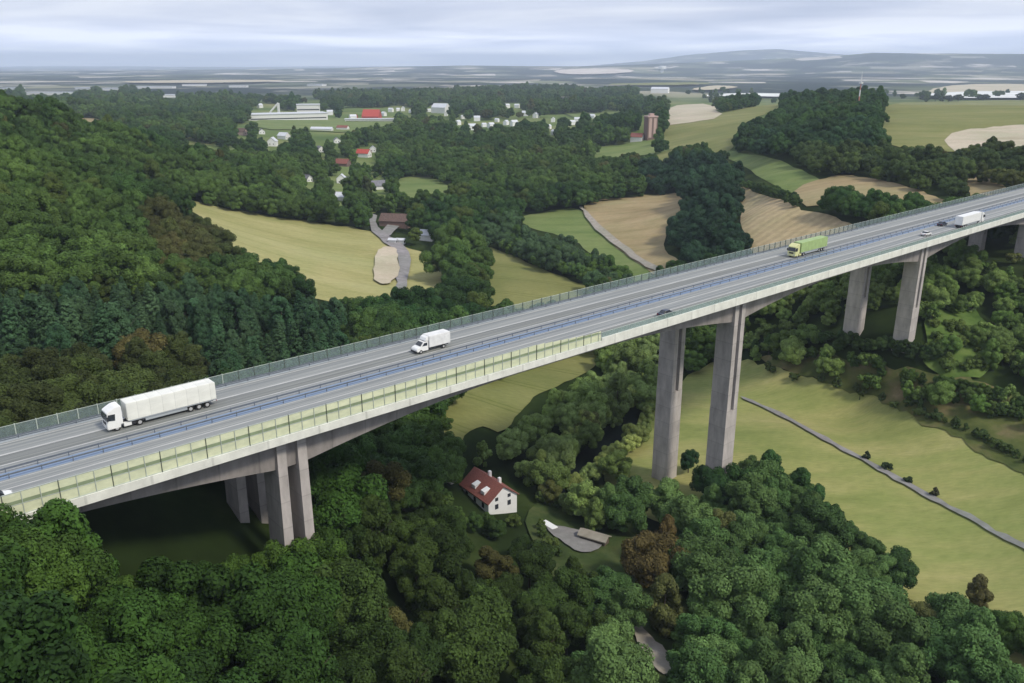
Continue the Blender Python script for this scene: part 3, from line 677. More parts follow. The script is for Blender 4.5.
for yy in (-2.6, 1.5): mb = MB().prism([(-3.7,3.9),(-3.7,5.2),(-1.5,5.8),(-1.5,4.6)], yy-.8, yy+.8).build('dormer', 'plaster', fh)
x, y = hit(447, 478); house('shed', 'small pale grey shed left of the farmhouse roof', 'shed', float(x[0]), float(y[0]), R(60), 5, 4, 2.4, 1.2, 'concrete_pale', 'roof_grey', windows=False)
x, y = hit(594, 543); house('shed', 'low shed with pale brown roof at the end of the grey yard', 'shed', float(x[0]), float(y[0]), R(60), 6.5, 2.6, 2.0, .7, 'wood', 'track', windows=False)
x, y = hit(549, 529)
t = thing('trailer', 'white flatbed trailer parked on the grey yard', 'trailer', (float(x[0]), float(y[0]), float(height(x, y)[0])+.5), R(-50))
MB().box(-2.2,2.2,-.9,.9,.55,.8).build('bed', 'white', t, bevel=.03); MB().box(2.2,3.4,-.05,.05,.5,.6).build('drawbar', 'chassis', t)
for sg in (-1, 1): MB().disc(-.3, sg*.98, .35, .35, .2).build('wheel', 'tyre', t)

V = [ # px, py(base), length, width, wall height, roof height, rotation, wall, roof, label
 (241,135,17,10,5,4,75,'plaster_pink','roof_brown','pinkish house with brown roof left of the white cottages in the village'),
 (262,134,9,8,4,3,20,'plaster','roof_grey','tiny white cottage between the pinkish house and the white gabled house'),
 (284,139,15,9,4.5,4,60,'plaster','roof_white','white roofed house behind the white gabled house in the village'),
 (273,146,11,10,6,4.5,0,'plaster','roof_white','bright white gabled house at the left of the village'),
 (322,131,34,8,3.5,2.5,80,'plaster','roof_white','long pale low building below the factory field'),
 (343,130,18,9,4,3,75,'plaster','roof_red','pale house with red roof beside the long low building below the factory'),
 (337,143,8,8,4,3,20,'plaster','roof_grey','small white house among trees below the factory field'),
 (320,152,8,7,4,3,40,'plaster','roof_grey','small grey roofed cottage lone among the village trees'),
 (364,157,15,9,4.5,4,70,'plaster','roof_scarlet','white house with scarlet roof in the middle of the village'),
 (373,152,7,7,4,3,10,'plaster','roof_white','small white house right beside the scarlet roofed house'),
 (343,167,14,8,4,4,70,'brick','roof_red','brick house with red roof above the white village cottages'),
 (306,182,10,7,3.5,3,60,'plaster','roof_grey','small white cottage at the left edge of the valley village'),
 (342,184,8,8,5,3.5,5,'plaster','roof_white','white gabled cottage beside the lane in the valley'),
 (340,201,12,7,3.5,3,80,'plaster','roof_white','low white cottage nearest the yellow field'),
 (380,190,14,8,4,4,115,'plaster','roof_grey','grey roofed house right of the dark tall village tree'),
 (396,226,19,11,4,4,78,'brick','roof_brown','large brown roofed barn by the bend of the lane'),
 (428,240,9,7,3.6,2.6,75,'plaster','roof_white','bright white shed under trees right of the barn'),
 (393,244,4.5,3,2.6,.7,80,'plaster','roof_white','left one of two white cabins at the lane bend'),
 (401,244,4.5,3,2.6,.7,80,'plaster','roof_white','right one of two white cabins at the lane bend'),
 (637,141,14,9,5,4,65,'plaster','roof_red','white house with red roof left of the tower block'),
 (660,93,60,30,14,6,70,'plaster','roof_white','white farm buildings on the far plain beyond the tower block'),
]
for px, py, L, W, H, RH, rz, wl, rf, lb in V:
    x, y = hit(px, py); house('house' if 'barn' not in lb and 'building' not in lb else 'barn', lb, 'house' if 'barn' not in lb else 'barn', float(x[0]), float(y[0]), R(rz), L, W, H, RH, wl, rf)
    CLEAR.append([(px-L*.3-5,py+5),(px-L*.3-5,py-9),(px+L*.3+5,py-9),(px+L*.3+5,py+5)])
far_h = [(384,116),(391,112),(398,111),(403,111),(411,113),(446,116),(458,125),(463,119),(472,130),(477,121),(484,127),(491,128),(497,122),(506,125),(514,126),(507,108),(517,108),(525,116),(549,129),(554,135),(553,122),(572,125),(577,122),(592,119),(330,115),(353,120),(260,108),(429,112),(536,118)]
rr = random.Random(3)
proto = None
for px, py in far_h:
    x, y = hit(px, py); x, y = float(x[0]), float(y[0])
    if proto is None:
        proto = house('house', None, None, 0, 0, 0, 15, 10, 7, 4, 'plaster', 'roof_white', windows=False); h_ = proto
    else: h_ = copy_tree(proto)
    h_.location = (x, y, float(height(x, y))+1); h_.rotation_euler = (0, 0, rr.uniform(0, 3.1)); k = rr.uniform(.5, .85); h_.scale = (k, k, k)
    if px < 405: lb, gp = 'small white house near the factory halls beyond the village', 'white houses near the factory halls'
    else: lb, gp = 'tiny white house of the hamlet in the wooded centre of the valley', 'white houses of the far hamlet'
    tag(h_, lb, 'house', gp)
    CLEAR.append([(px-5,py+3),(px-5,py-5),(px+5,py-5),(px+5,py+3)])
# factory hall, silo conveyor and plant
def at(px, py):
    x, y = hit(px, py); return float(x[0]), float(y[0]), float(height(x, y)[0])
def flat_hall(name, label, cat, px0, px1, py, depth_, H, wall='white_matt', roof='roof_white', group=None, band=True):
    a = at(px0, py); b = at(px1, py); d = Vector((b[0]-a[0], b[1]-a[1])); L = d.length; rz = math.atan2(d.y, d.x)
    t = thing(name, label, cat, (a[0], a[1], min(a[2], b[2])), rz, group)
    MB().box(0, L, 0, depth_, -4, H).build('wall', wall, t)
    MB().box(-1, L+1, -1, depth_+1, H+.02, H+1.2).build('roof', roof, t)
    if band: MB().box(L*.02, L*.98, -.08, -.02, H*.35, H*.5).build('window_band', 'window', t)
    CLEAR.append([(px0-2,py+2),(px0-2,py-9),(px1+2,py-9),(px1+2,py+2)])
    return t
flat_hall('factory_hall', 'very long low white factory hall on the green field', 'factory', 249, 328, 120.5, 45, 13)
flat_hall('factory_hall', 'long low white wall and shed beneath the red roofed hall', 'factory', 345, 394, 122, 14, 5)
a = at(372, 120); house('barn', 'red roofed hall standing right of the long white factory', 'barn', a[0], a[1], R(80), 32, 22, 7, 12, 'roof_scarlet', 'roof_scarlet')
a = at(354, 119.5); house('barn', 'small red shed left of the large red roofed hall', 'barn', a[0], a[1], R(80), 12, 10, 5, 4, 'roof_scarlet', 'roof_scarlet')
flat_hall('factory_hall', 'pale stepped factory buildings rising behind the long white hall', 'factory', 297, 320, 113, 30, 17, group=None)
a = at(272, 114)
t = thing('conveyor', 'slanting white conveyor tower behind the long white factory hall', 'conveyor', a)
MB().tube([(-4,0,3),(14,3,22)], 2.0, 6).build('belt_housing', 'white_matt', t); MB().box(12,16,0,5,-3,22).build('tower', 'white_matt', t)
a = at(441, 113); house('barn', 'large white roofed barn at the edge of the hamlet', 'barn', a[0], a[1], R(60), 36, 22, 12, 8, 'plaster', 'roof_white')
CLEAR += [[(340,122),(396,122),(396,108),(340,108)], [(434,115),(452,115),(452,103),(434,103)], [(264,115),(280,115),(280,104),(264,104)]]
for i, (p0, p1, py) in enumerate([(24,74,95),(75,92,89.5),(100,119,90.5),(136,172,88.5),(163,176,97.5),(229,246,87.5),(182,206,86),(307,322,86),(0,16,90)]):
    flat_hall('warehouse', ['long white warehouse at the far left of the plain','short white warehouse right of the longest one on the plain','white warehouse on the left of the far plain, third from the left','long pale warehouse in the far plain beyond the left hill','lone small white hall nearer than the far warehouses','white hall in the haze above the factory conveyor','pale distant hall between two brighter ones under the left hills','white hall in the haze above the right end of the factory','pale warehouse cut by the left edge on the far plain'][i],
              'warehouse', p0, p1, py, 45, 7.5, 'white_matt', 'roof_white', band=False)
# tower block
a = at(650, 139); t = thing('tower_block', 'tall narrow brown tower block standing among trees', 'tower', a, R(15))
MB().box(-6,6,-6,6,-3,25).build('wall', 'brick', t); MB().box(-6.4,6.4,-6.4,6.4,25.02,26.4).box(-2,3,-2,3,26.42,29).build('roof', 'plaster_pink', t)
MB().box(-4.6,-1.2,-6.08,-6.02,2,24).box(1.2,4.6,-6.08,-6.02,2,24).build('window_column', 'plaster_pink', t)
CLEAR.append([(640,139),(640,116),(658,116),(658,139)])
# transmission mast
x, y = hit(857, 116); x, y = float(x[0]), float(y[0]); zt = float(height(x, y))
t = thing('radio_mast', 'red and white radio mast rising above the wood on the right hill', 'mast', (x, y, zt))
Hm = (117 - 84) / F * math.hypot(x, y) + 1
for k in range(6):
    MB().tube([(0,0,Hm*k/6),(0,0,Hm*(k+1)/6)], [.95-.1*k, .85-.1*k], 8).build('mast_section', 'mast_red' if k % 2 == 0 else 'white_matt', t)
MB().tube([(0,0,Hm),(0,0,Hm+5)], [.25,.1], 6).build('antenna', 'white_matt', t)
MB().tube([(0,0,Hm*.82),(0,0,Hm*.86)], 2.0, 10).build('platform', 'white_matt', t)
a = at(662, 72.5); t = thing('water_tower', 'white tower catching the light on the far blue ridge', 'tower', a)
MB().tube([(0,0,-5),(0,0,30),(0,0,34),(0,0,62),(0,0,66)], [14,14,38,38,10], 12).build('tank', 'white', t)

# ------------------------------------------------------------------ trees
def crown_mesh(name, kind, seed, Rr=5.0, Hh=10.0, nclump=42, leaf=.28, dens=5.0):
    r = np.random.default_rng(seed); C_ = []
    if kind == 'round':
        for i in range(nclump):
            th = r.uniform(0, 2*np.pi); u = r.uniform(-.75, 1); rr_ = math.sqrt(max(0, 1-u*u)); sh = r.uniform(.55, .86) if i > nclump*.2 else r.uniform(0, .5)
            lump = 1 + .18*math.sin(th*2+seed) + .12*math.sin(th*3+seed*2)
            cr = r.uniform(.19, .34) * Rr
            C_.append((math.cos(th)*rr_*sh*Rr*lump, math.sin(th)*rr_*sh*Rr*lump, Hh*.56 + u*sh*Hh*.46, cr, cr*r.uniform(.75, 1.0)))
    elif kind == 'tall':
        for i in range(nclump):
            z = r.uniform(.12, 1) ; wid = (1-abs(z-.42)/.62)**.6 if abs(z-.42) < .6 else .2
            th = r.uniform(0, 2*np.pi); sh = r.uniform(.3, .8)*wid; cr = r.uniform(.2, .32)*Rr*(.6+.5*wid)
            C_.append((math.cos(th)*sh*Rr, math.sin(th)*sh*Rr, z*Hh*.94, cr, cr*1.15))
    elif kind == 'spruce':
        for i in range(nclump):
            z = (i+.5)/nclump; wid = (1-z)**.85
            th = i*2.4+r.uniform(-.4, .4); sh = wid*r.uniform(.55, .85); cr = Rr*(.12+.22*wid)
            C_.append((math.cos(th)*sh*Rr, math.sin(th)*sh*Rr, Hh*(.08+.9*z), cr, cr*.62))
    C_ = np.array(C_); V_ = []; F_ = []; Lf = []; k = 0
    t_ = (1+5**.5)/2
    ico = np.array([(-1,t_,0),(1,t_,0),(-1,-t_,0),(1,-t_,0),(0,-1,t_),(0,1,t_),(0,-1,-t_),(0,1,-t_),(t_,0,-1),(t_,0,1),(-t_,0,-1),(-t_,0,1)])/math.sqrt(1+t_*t_)
    icf = [(0,11,5),(0,5,1),(0,1,7),(0,7,10),(0,10,11),(1,5,9),(5,11,4),(11,10,2),(10,7,6),(7,1,8),(3,9,4),(3,4,2),(3,2,6),(3,6,8),(3,8,9),(4,9,5),(2,4,11),(6,2,10),(8,6,7),(9,8,1)]
    for c in C_:
        vs = ico*np.array([c[3], c[3], c[4]])*.72*r.uniform(.85, 1.1, (12, 1)) + c[:3]
        V_.append(vs); F_ += [(a+k, b+k, d+k, d+k) for a, b, d in icf]; Lf += [.12]*20; k += 12  # inner blobs toned darker: the crown's inner shade put into the colour
    for ci, c in enumerate(C_):
        area = 4*np.pi*c[3]*c[4]; n = int(area*dens/(leaf*leaf*2.2))
        d = r.normal(size=(n, 3)); d /= np.linalg.norm(d, axis=1, keepdims=True)
        rad_ = r.uniform(.82, 1.12, (n, 1)); p = d*rad_*np.array([c[3], c[3], c[4]]) + c[:3]
        o_ = C_[np.arange(len(C_)) != ci]
        ins = ((((p[:, None, :] - o_[None, :, :3])/np.stack([o_[:, 3], o_[:, 3], o_[:, 4]], -1)[None])**2).sum(-1) < .72).any(1)
        keep = ~ins & (d[:, 2] > -.75); p = p[keep]; d = d[keep]; n = len(p)
        if n == 0: continue
        nn = d + r.normal(0, .42, (n, 3)) + np.array([0, 0, .25]); nn /= np.linalg.norm(nn, axis=1, keepdims=True)
        a = np.cross(nn, r.normal(size=(n, 3))); a /= np.linalg.norm(a, axis=1, keepdims=True); b = np.cross(nn, a)
        s1 = leaf*r.uniform(.45, 1.0, (n, 1)); s2 = s1*r.uniform(.5, .8, (n, 1))
        q = np.stack([p-a*s1, p-b*s2, p+a*s1, p+b*s2], 1).reshape(-1, 3); V_.append(q)
        F_ += [(k+4*i, k+4*i+1, k+4*i+2, k+4*i+3) for i in range(n)]; Lf += list(r.uniform(0, 1, n)); k += 4*n
    V_ = np.concatenate(V_)
    F_ = [f if f[2] != f[3] else f[:3] for f in F_]
    me = bpy.data.meshes.new(name); me.from_pydata([tuple(v) for v in V_], [], F_); me.update()
    at_ = me.attributes.new('leaf', 'FLOAT', 'FACE'); at_.data.foreach_set('value', np.array(Lf, np.float32))
    me.materials.append(M['foliage']); return me
def trunk_mesh(name, H, r0, limbs=4, seed=0):
    r = random.Random(seed); mb = MB()
    mb.tube([(0,0,-1.5),(0,0,0),(.1,.05,H*.4),(-.1,.1,H*.8)], [r0*1.5, r0*1.15, r0*.75, r0*.25], 8)
    for i in range(limbs):
        a = r.uniform(0, 6.28); z = H*r.uniform(.3, .55); l = H*.3
        mb.tube([(0,0,z),(math.cos(a)*l*.5,math.sin(a)*l*.5,z+l*.4),(math.cos(a)*l,math.sin(a)*l,z+l*.95)], [r0*.4, r0*.25, r0*.08], 6)
    me = bpy.data.meshes.new(name); me.from_pydata(mb.v, [], mb.f); me.materials.append(M['bark']); return me
PROT = { # kind: list of (crown, trunk); all 12 m tall
 'broad': [(crown_mesh('crown', 'round', 1, 5.0, 11.0), trunk_mesh('trunk', 9, .3)), (crown_mesh('crown', 'round', 2, 5.4, 10.5, 50), trunk_mesh('trunk', 9, .3, 4, 2)), (crown_mesh('crown', 'round', 3, 4.6, 12, 38), trunk_mesh('trunk', 10, .28, 3, 3)), (crown_mesh('crown', 'tall', 4, 4.2, 13, 44), trunk_mesh('trunk', 11, .27, 4, 4))],
 'spruce': [(crown_mesh('crown', 'spruce', 8, 3.4, 13, 60, .3), trunk_mesh('trunk', 11, .2, 0)), (crown_mesh('crown', 'tall', 9, 3.5, 12.5, 40, .28), trunk_mesh('trunk', 11, .2, 2, 5))],
 'bush': [(crown_mesh('crown', 'round', 12, 2.3, 3.6, 22, .3), trunk_mesh('trunk', 2.6, .09, 4, 6)), (crown_mesh('crown', 'tall', 13, 1.8, 4.6, 22, .28), trunk_mesh('trunk', 3.4, .09, 3, 7))],
}
def mix(a, b, t): return tuple(a[i]*(1-t)+b[i]*t for i in range(3))
DK = (.018,.046,.010); MD = (.046,.096,.016); OL = (.070,.102,.022); YG = (.105,.165,.035); BL = (.028,.08,.034); PALE = (.13,.185,.065); BR = (.095,.075,.025)
# zones by pixel of the crown: polygon, kind, tint a, tint b, height range, spacing factor, label noun
ZONES = [
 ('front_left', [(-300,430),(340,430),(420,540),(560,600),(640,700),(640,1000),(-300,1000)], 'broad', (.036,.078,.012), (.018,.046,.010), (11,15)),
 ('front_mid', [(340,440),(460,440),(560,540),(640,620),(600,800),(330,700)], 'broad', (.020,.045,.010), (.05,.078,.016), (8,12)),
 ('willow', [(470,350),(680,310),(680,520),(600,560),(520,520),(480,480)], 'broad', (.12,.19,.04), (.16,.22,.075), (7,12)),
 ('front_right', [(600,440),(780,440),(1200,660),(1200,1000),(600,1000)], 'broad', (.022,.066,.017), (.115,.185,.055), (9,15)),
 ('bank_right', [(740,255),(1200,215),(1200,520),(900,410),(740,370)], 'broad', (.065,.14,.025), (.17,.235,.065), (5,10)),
 ('plantation', [(-300,296),(200,290),(345,310),(345,400),(-300,430)], 'spruce', BL, (.05,.09,.04), (9,13)),
 ('brown_patch', [(150,200),(215,215),(240,255),(215,275),(150,265),(130,225)], 'broad', (.045,.07,.018), (.082,.075,.024), (11,15)),
 ('behind_left', [(-300,360),(200,350),(200,440),(-300,470)], 'broad', (.05,.075,.018), (.045,.05,.018), (8,12)),
 ('right_wood', [(728,100),(895,100),(880,190),(728,170)], 'broad', (.03,.07,.035), MD, (12,16)),
 ('right_hedge', [(780,150),(1100,140),(1100,215),(900,215),(780,190)], 'broad', OL, (.05,.085,.03), (9,14)),
 ('belt', [(480,215),(650,245),(650,300),(480,250)], 'broad', (.05,.10,.035), (.065,.11,.05), (9,13)),
 ('dark_belt', [(640,170),(760,150),(760,285),(660,260)], 'broad', (.022,.055,.028), (.03,.065,.03), (12,17)),
]
def PYg_(x, y, z): return project(x, y, z)[1]
# candidate positions: jittered rings that keep an even spacing
pts = []
D = 34.0
def spacing(D): return 7.2 if D < 420 else (8.6 if D < 900 else (11 if D < 1600 else 15))
while D < 3400:
    sp_ = spacing(D); n_ = int(2*R(40)*D/sp_)
    a = np.linspace(-R(40), R(40), n_) + rng.uniform(-.45, .45, n_)*sp_/D
    d_ = D + rng.uniform(-.45, .45, n_)*sp_
    pts.append(np.stack([d_*np.sin(a), d_*np.cos(a)], -1)); D += sp_*.92
pts = np.concatenate(pts); X = pts[:, 0]; Y = pts[:, 1]; ZG = height(X, Y)
def tn(x, y, s):   # cheap smooth noise
    return (np.sin(x/s+1.3*np.sin(y/s*.7))+np.sin(y/s*1.1+1.7*np.sin(x/s*.6+2)))*.25+.5
DD = np.hypot(X, Y); sS, nS = SN(X, Y)
PXg, PYg, ZC = project(X, Y, ZG)
PXc, PYc, _ = project(X, Y, ZG + 7)
kindi = np.zeros(len(X), int) - 1
H = rng.uniform(11, 16, len(X)); H = np.where(DD > 1600, H*1.15, H)
HV = rng.choice([.72, .88, 1, 1, 1.12, 1.3], len(X))
zone = np.full(len(X), -1)
for zi, (_, poly, kd, a, b, hr) in enumerate(ZONES):
    k = inside(poly, PXc, PYc)
    if _ in ('front_left','front_mid','front_right'): k &= nS < 30
    if _ in ('bank_right', 'willow'): k &= nS < 110
    if _ in ('plantation','behind_left','belt','dark_belt'): k &= nS > 25
    zone = np.where(k, zi, zone); H = np.where(k, rng.uniform(hr[0], hr[1], len(X)), H)
H = H * HV
keep = (PXg > -170) & (PXg < 1190) & (PYg > 64)
CONT = np.array([(-300,470),(0,489),(55,499),(85,520),(105,542),(150,530),(200,542),(232,510),(262,508),(282,514),(300,530),(330,526),(345,478),(400,462),(430,480),(450,505),(480,522),(520,524),(560,556),(620,560),(640,500),(690,480),(720,462),(760,448),(790,468),(830,502),(900,545),(950,580),(1000,612),(1024,625),(1150,690)], float)
frontz = (nS < 3) & (DD < 300)
for it in range(7):
    PXt, PYt, _ = project(X, Y, ZG + H*.95)
    cy = np.interp(PXt, CONT[:, 0], CONT[:, 1]) + 2 + (np.arange(len(X)) % 7)
    wb = ((PXc > 500) & (PXc < 665) & (PYt > 355) & (PYt < 500)) | ((PXc > 745) & (PYg_(X, Y, ZG) < 420))
    H = np.where(frontz & ~wb & (PYt < cy) & (H > 4.5), H*.88, H)
PXt, PYt, _ = project(X, Y, ZG + H*.95); PXm, PYm, _ = project(X, Y, ZG + H*.6); PXl, PYl, _ = project(X, Y, ZG + H*.3)
RPX = .40*H*F/ZC
for poly in CLEAR:
    keep &= ~(inside(poly, PXg, PYg) | inside(poly, PXt, PYt) | inside(poly, PXm, PYm) | inside(poly, PXl, PYl))
for poly in THIN:
    keep &= ~(inside(poly, PXm, PYm) & (rng.uniform(0, 1, len(X)) < .6))
# highway strip and bridge clearance
und = (nS > -1) & (nS < 30) & (sS > -36)
lim_ = DECK - 7.2 - ZG; kx = und & (sS < 470); H = np.where(kx & (H > lim_), np.maximum(lim_, 1), H)
keep &= ~(kx & ((lim_ < 3.5) | (sS < 24)))
keep &= ~((nS > -3) & (nS < 32) & ((sS < -34) | (sS > 462)))
for sp_, L, W, _ in PIERS: keep &= ~((abs(sS - sp_) < 6) & (nS > -2) & (nS < 29))
keep &= ~(frontz & ~wb & (PYt < cy - 3))
edge = 534 - .3056*PXt
keep &= ~((nS < 3) & (sS > -40) & (PYt < edge + 6) & (PXt > 85))
for x0, y0, x1, y1, kr, zm in ((712,300,750,450,.8,222),(662,320,696,476,.8,234),(902,255,932,340,.8,280),(858,262,886,328,.8,292),(978,200,1002,254,.8,335),(1014,200,1040,262,.8,325),(268,440,312,505,.6,150),(466,468,520,514,.9,300),(544,526,602,552,.6,300),(638,626,680,668,.5,300),(628,524,680,570,.55,300)):
    ddx = np.maximum(np.maximum(x0 - PXm, PXm - x1), 0); ddy = np.maximum(np.maximum(y0 - PYm, (PYm - y1)*.62), 0)
    keep &= ~((np.hypot(ddx, ddy) < RPX*kr) & (ZC < zm))
# thin scrubby bank and the riverside
bare = inside([(748,356),(830,352),(900,372),(960,372),(1024,390),(1100,420),(1100,500),(1024,464),(900,409),(800,378)], PXg, PYg) & (nS < 0)
keep &= ~(bare & (rng.uniform(0, 1, len(X)) < .55))
scr = inside([(930,300),(970,305),(1010,345),(1000,380),(950,395),(920,370),(925,330)], PXg, PYg) & (nS < 0)
keep &= ~(scr & (rng.uniform(0, 1, len(X)) < .35))
# open patches in the far countryside
keep &= ~((DD > 850) & (tn(X, Y, 130) > .70) & (PXg > 180) & (PXg < 650))
keep &= ~((DD > 1200) & (tn(X+500, Y, 75) > .78) & (PXg < 650))
keep &= ~((DD > 1750) & (PXg > 655) & (rng.uniform(0, 1, len(X)) < .985))
keep &= ~((DD > 2300) & (tn(X+900, Y, 260) > .62))
idx = np.where(keep)[0]
SC = H[idx]/12.0
T = []; KD = []; ZN = []
for q, i in enumerate(idx):
    zi = zone[i]; nz = float(tn(X[i], Y[i], 38)); rj = random.random()
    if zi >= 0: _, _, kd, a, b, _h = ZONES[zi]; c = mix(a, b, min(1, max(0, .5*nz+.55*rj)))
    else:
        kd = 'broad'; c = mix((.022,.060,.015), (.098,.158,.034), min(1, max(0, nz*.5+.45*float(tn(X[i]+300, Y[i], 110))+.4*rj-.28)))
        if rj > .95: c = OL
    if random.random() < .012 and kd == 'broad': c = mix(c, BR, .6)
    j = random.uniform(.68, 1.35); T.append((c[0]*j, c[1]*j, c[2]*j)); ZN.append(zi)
    if kd == 'broad' and (H[i] < 6.5) : kd = 'bush'
    KD.append(kd)
T = np.array(T)
ROWS = []
def row(pts, n, h, tint, label, group, jit=3, kd='broad', vr=.2):
    L = np.array(pts, float); seg = np.linalg.norm(np.diff(L, axis=0), axis=1); cum = np.concatenate([[0], np.cumsum(seg)])
    for k in range(n):
        d = (k + .5) / n * cum[-1]; px = np.interp(d, cum, L[:, 0]) + random.uniform(-1, 1)*jit; py = np.interp(d, cum, L[:, 1]) + random.uniform(-1, 1)*jit*.35
        j = random.uniform(.75, 1.25); t = mix(tint, (tint[0]*1.7, tint[1]*1.45, tint[2]*1.3), random.random())
        ROWS.append((px, py, kd, h*random.uniform(1-vr*1.2, 1+vr*.7), tuple(v*j for v in t), label, group))
row([(738,186),(760,194),(800,208)], 15, 7, (.035,.07,.02), 'small tree in the hedge along the top of the striped field', 'hedge of the striped field')
row([(822,213),(850,217),(880,220),(922,220)], 15, 13, (.035,.085,.022), 'tree in the thicket between the striped field and the bridge', 'thicket by the striped field')
row([(832,218),(860,222),(900,226)], 8, 11, (.04,.09,.022), 'tree in the thicket between the striped field and the bridge', 'thicket by the striped field')
row([(502,244),(540,258),(580,274),(622,288)], 22, 12, (.05,.10,.022), 'round green tree in the narrow belt between two fields behind the bridge', 'trees of the narrow belt')
row([(498,250),(540,268),(580,282),(612,292)], 16, 9, (.06,.115,.03), 'round green tree in the narrow belt between two fields behind the bridge', 'trees of the narrow belt')
row([(962,168),(990,166),(1030,172)], 12, 14, (.045,.07,.02), 'dark tree beneath the pale field at the right edge of the photo', 'trees under the pale field')
row([(975,182),(1000,188),(1040,196)], 10, 10, (.06,.08,.022), 'olive tree behind the bridge at the right edge of the photo', 'olive trees at the right edge')
row([(752,368),(800,380),(850,392),(900,408),(960,432)], 12, 3.2, (.05,.08,.025), 'low bush on the brown edge of the meadow', 'bushes on the brown bank', 8, 'bush')
row([(640,302),(672,286),(720,268)], 12, 7, (.05,.10,.03), 'low tree just behind the middle of the bridge', 'low trees behind the middle of the bridge')
row([(-30,606),(0,610),(40,620),(86,634)], 10, 12.2, (.030,.066,.012), 'green tree in front of the left end of the cream panelled barrier', 'trees at the left end of the barrier', 3, vr=.05)
row([(96,630),(130,622),(180,622),(235,606),(262,600)], 8, 8.5, (.026,.058,.011), 'green tree under the edge of the bridge left of the first piers', 'trees left of the first piers', 5)
row([(268,600),(300,606),(340,596)], 4, 11, (.032,.068,.012), 'green tree hiding the foot of the first piers', 'trees at the foot of the first piers', 4)
row([(706,508),(735,512),(760,500),(790,512),(815,528)], 8, 12.5, (.022,.06,.018), 'dark green tree at the foot of the tall middle piers', 'trees at the foot of the middle piers', 5)
row([(528,520),(545,560),(575,590),(612,600)], 16, 3.2, (.045,.075,.02), 'low shrub at the edge of the grass around the grey yard', 'shrubs around the yard', 16, 'bush')
row([(530,500),(570,508),(610,520)], 10, 4, (.05,.085,.025), 'low shrub between the grey yard and the river', 'shrubs between yard and river', 10, 'bush')
row([(760,360),(830,362),(900,380),(960,396),(1020,410)], 20, 5.5, (.045,.085,.02), 'leafy bush on the bank above the brown slope', 'bushes above the brown slope', 9, 'broad')
row([(935,325),(985,340),(1010,366),(950,372),(940,340),(980,358)], 34, 4, (.075,.12,.03), 'bright green bush below the right hand piers', 'bright bushes below the right piers', 12, 'bush')
row([(835,350),(870,352),(905,358),(945,362)], 14, 6, (.03,.06,.018), 'dark bush around the feet of the right hand piers', 'bushes at the feet of the right piers', 6, 'broad')
row([(752,352),(800,345),(850,340)], 12, 6, (.035,.075,.02), 'bushy tree on the bank between the middle and right piers', 'trees between the middle and right piers', 8, 'broad')
row([(436,492),(446,512),(462,530),(500,540)], 8, 5, (.035,.07,.018), 'low green tree close around the farmhouse', 'low trees close to the farmhouse', 5, 'broad')
row([(540,482),(566,456),(596,434),(626,410),(648,380)], 14, 9, (.15,.215,.06), 'pale green tree on the left bank of the dark river', 'trees on the left river bank', 4)
row([(572,500),(606,474),(632,448),(656,415)], 11, 7, (.15,.21,.065), 'pale green tree on the right bank of the dark river', 'trees on the right river bank', 4)
row([(985,640),(1010,652),(1045,668)], 7, 8, (.04,.085,.02), 'green tree at the lower right corner beside the meadow', 'trees at the lower right corner', 6)
row([(905,405),(950,426),(990,446),(1030,466)], 16, 3, (.04,.07,.02), 'small bush along the upper right border of the meadow', 'bushes along the meadow border', 4, 'bush')
row([(900,388),(950,402),(1000,420),(1040,436)], 14, 5, (.05,.09,.025), 'green bush on the slope above the right border of the meadow', 'bushes on the slope above the meadow', 14, 'broad')
RL = {}
if ROWS:
    rx, ry = hit([r[0] for r in ROWS], [r[1] for r in ROWS]); rz_ = height(rx, ry); n0_ = len(X); rh = np.array([r[3] for r in ROWS])
    X = np.concatenate([X, rx]); Y = np.concatenate([Y, ry]); ZG = np.concatenate([ZG, rz_]); H = np.concatenate([H, rh])
    DD = np.hypot(X, Y); PXg, PYg, ZC = project(X, Y, ZG); PXt, PYt, _ = project(X, Y, ZG + H*.95); PXm, PYm, _ = project(X, Y, ZG + H*.6)
    idx = np.concatenate([idx, np.arange(n0_, len(X))]); T = np.concatenate([T, np.array([r[4] for r in ROWS])])
    for k_, r in enumerate(ROWS):
        KD.append(r[2]); ZN.append(-2 - k_); RL[-2 - k_] = (r[5], r[6])
SC = np.array([H[i]/(12.0 if KD[q] != 'bush' or ZN[q] > -2 else 4.2*3) for q, i in enumerate(idx)])
print('TREES', len(idx))
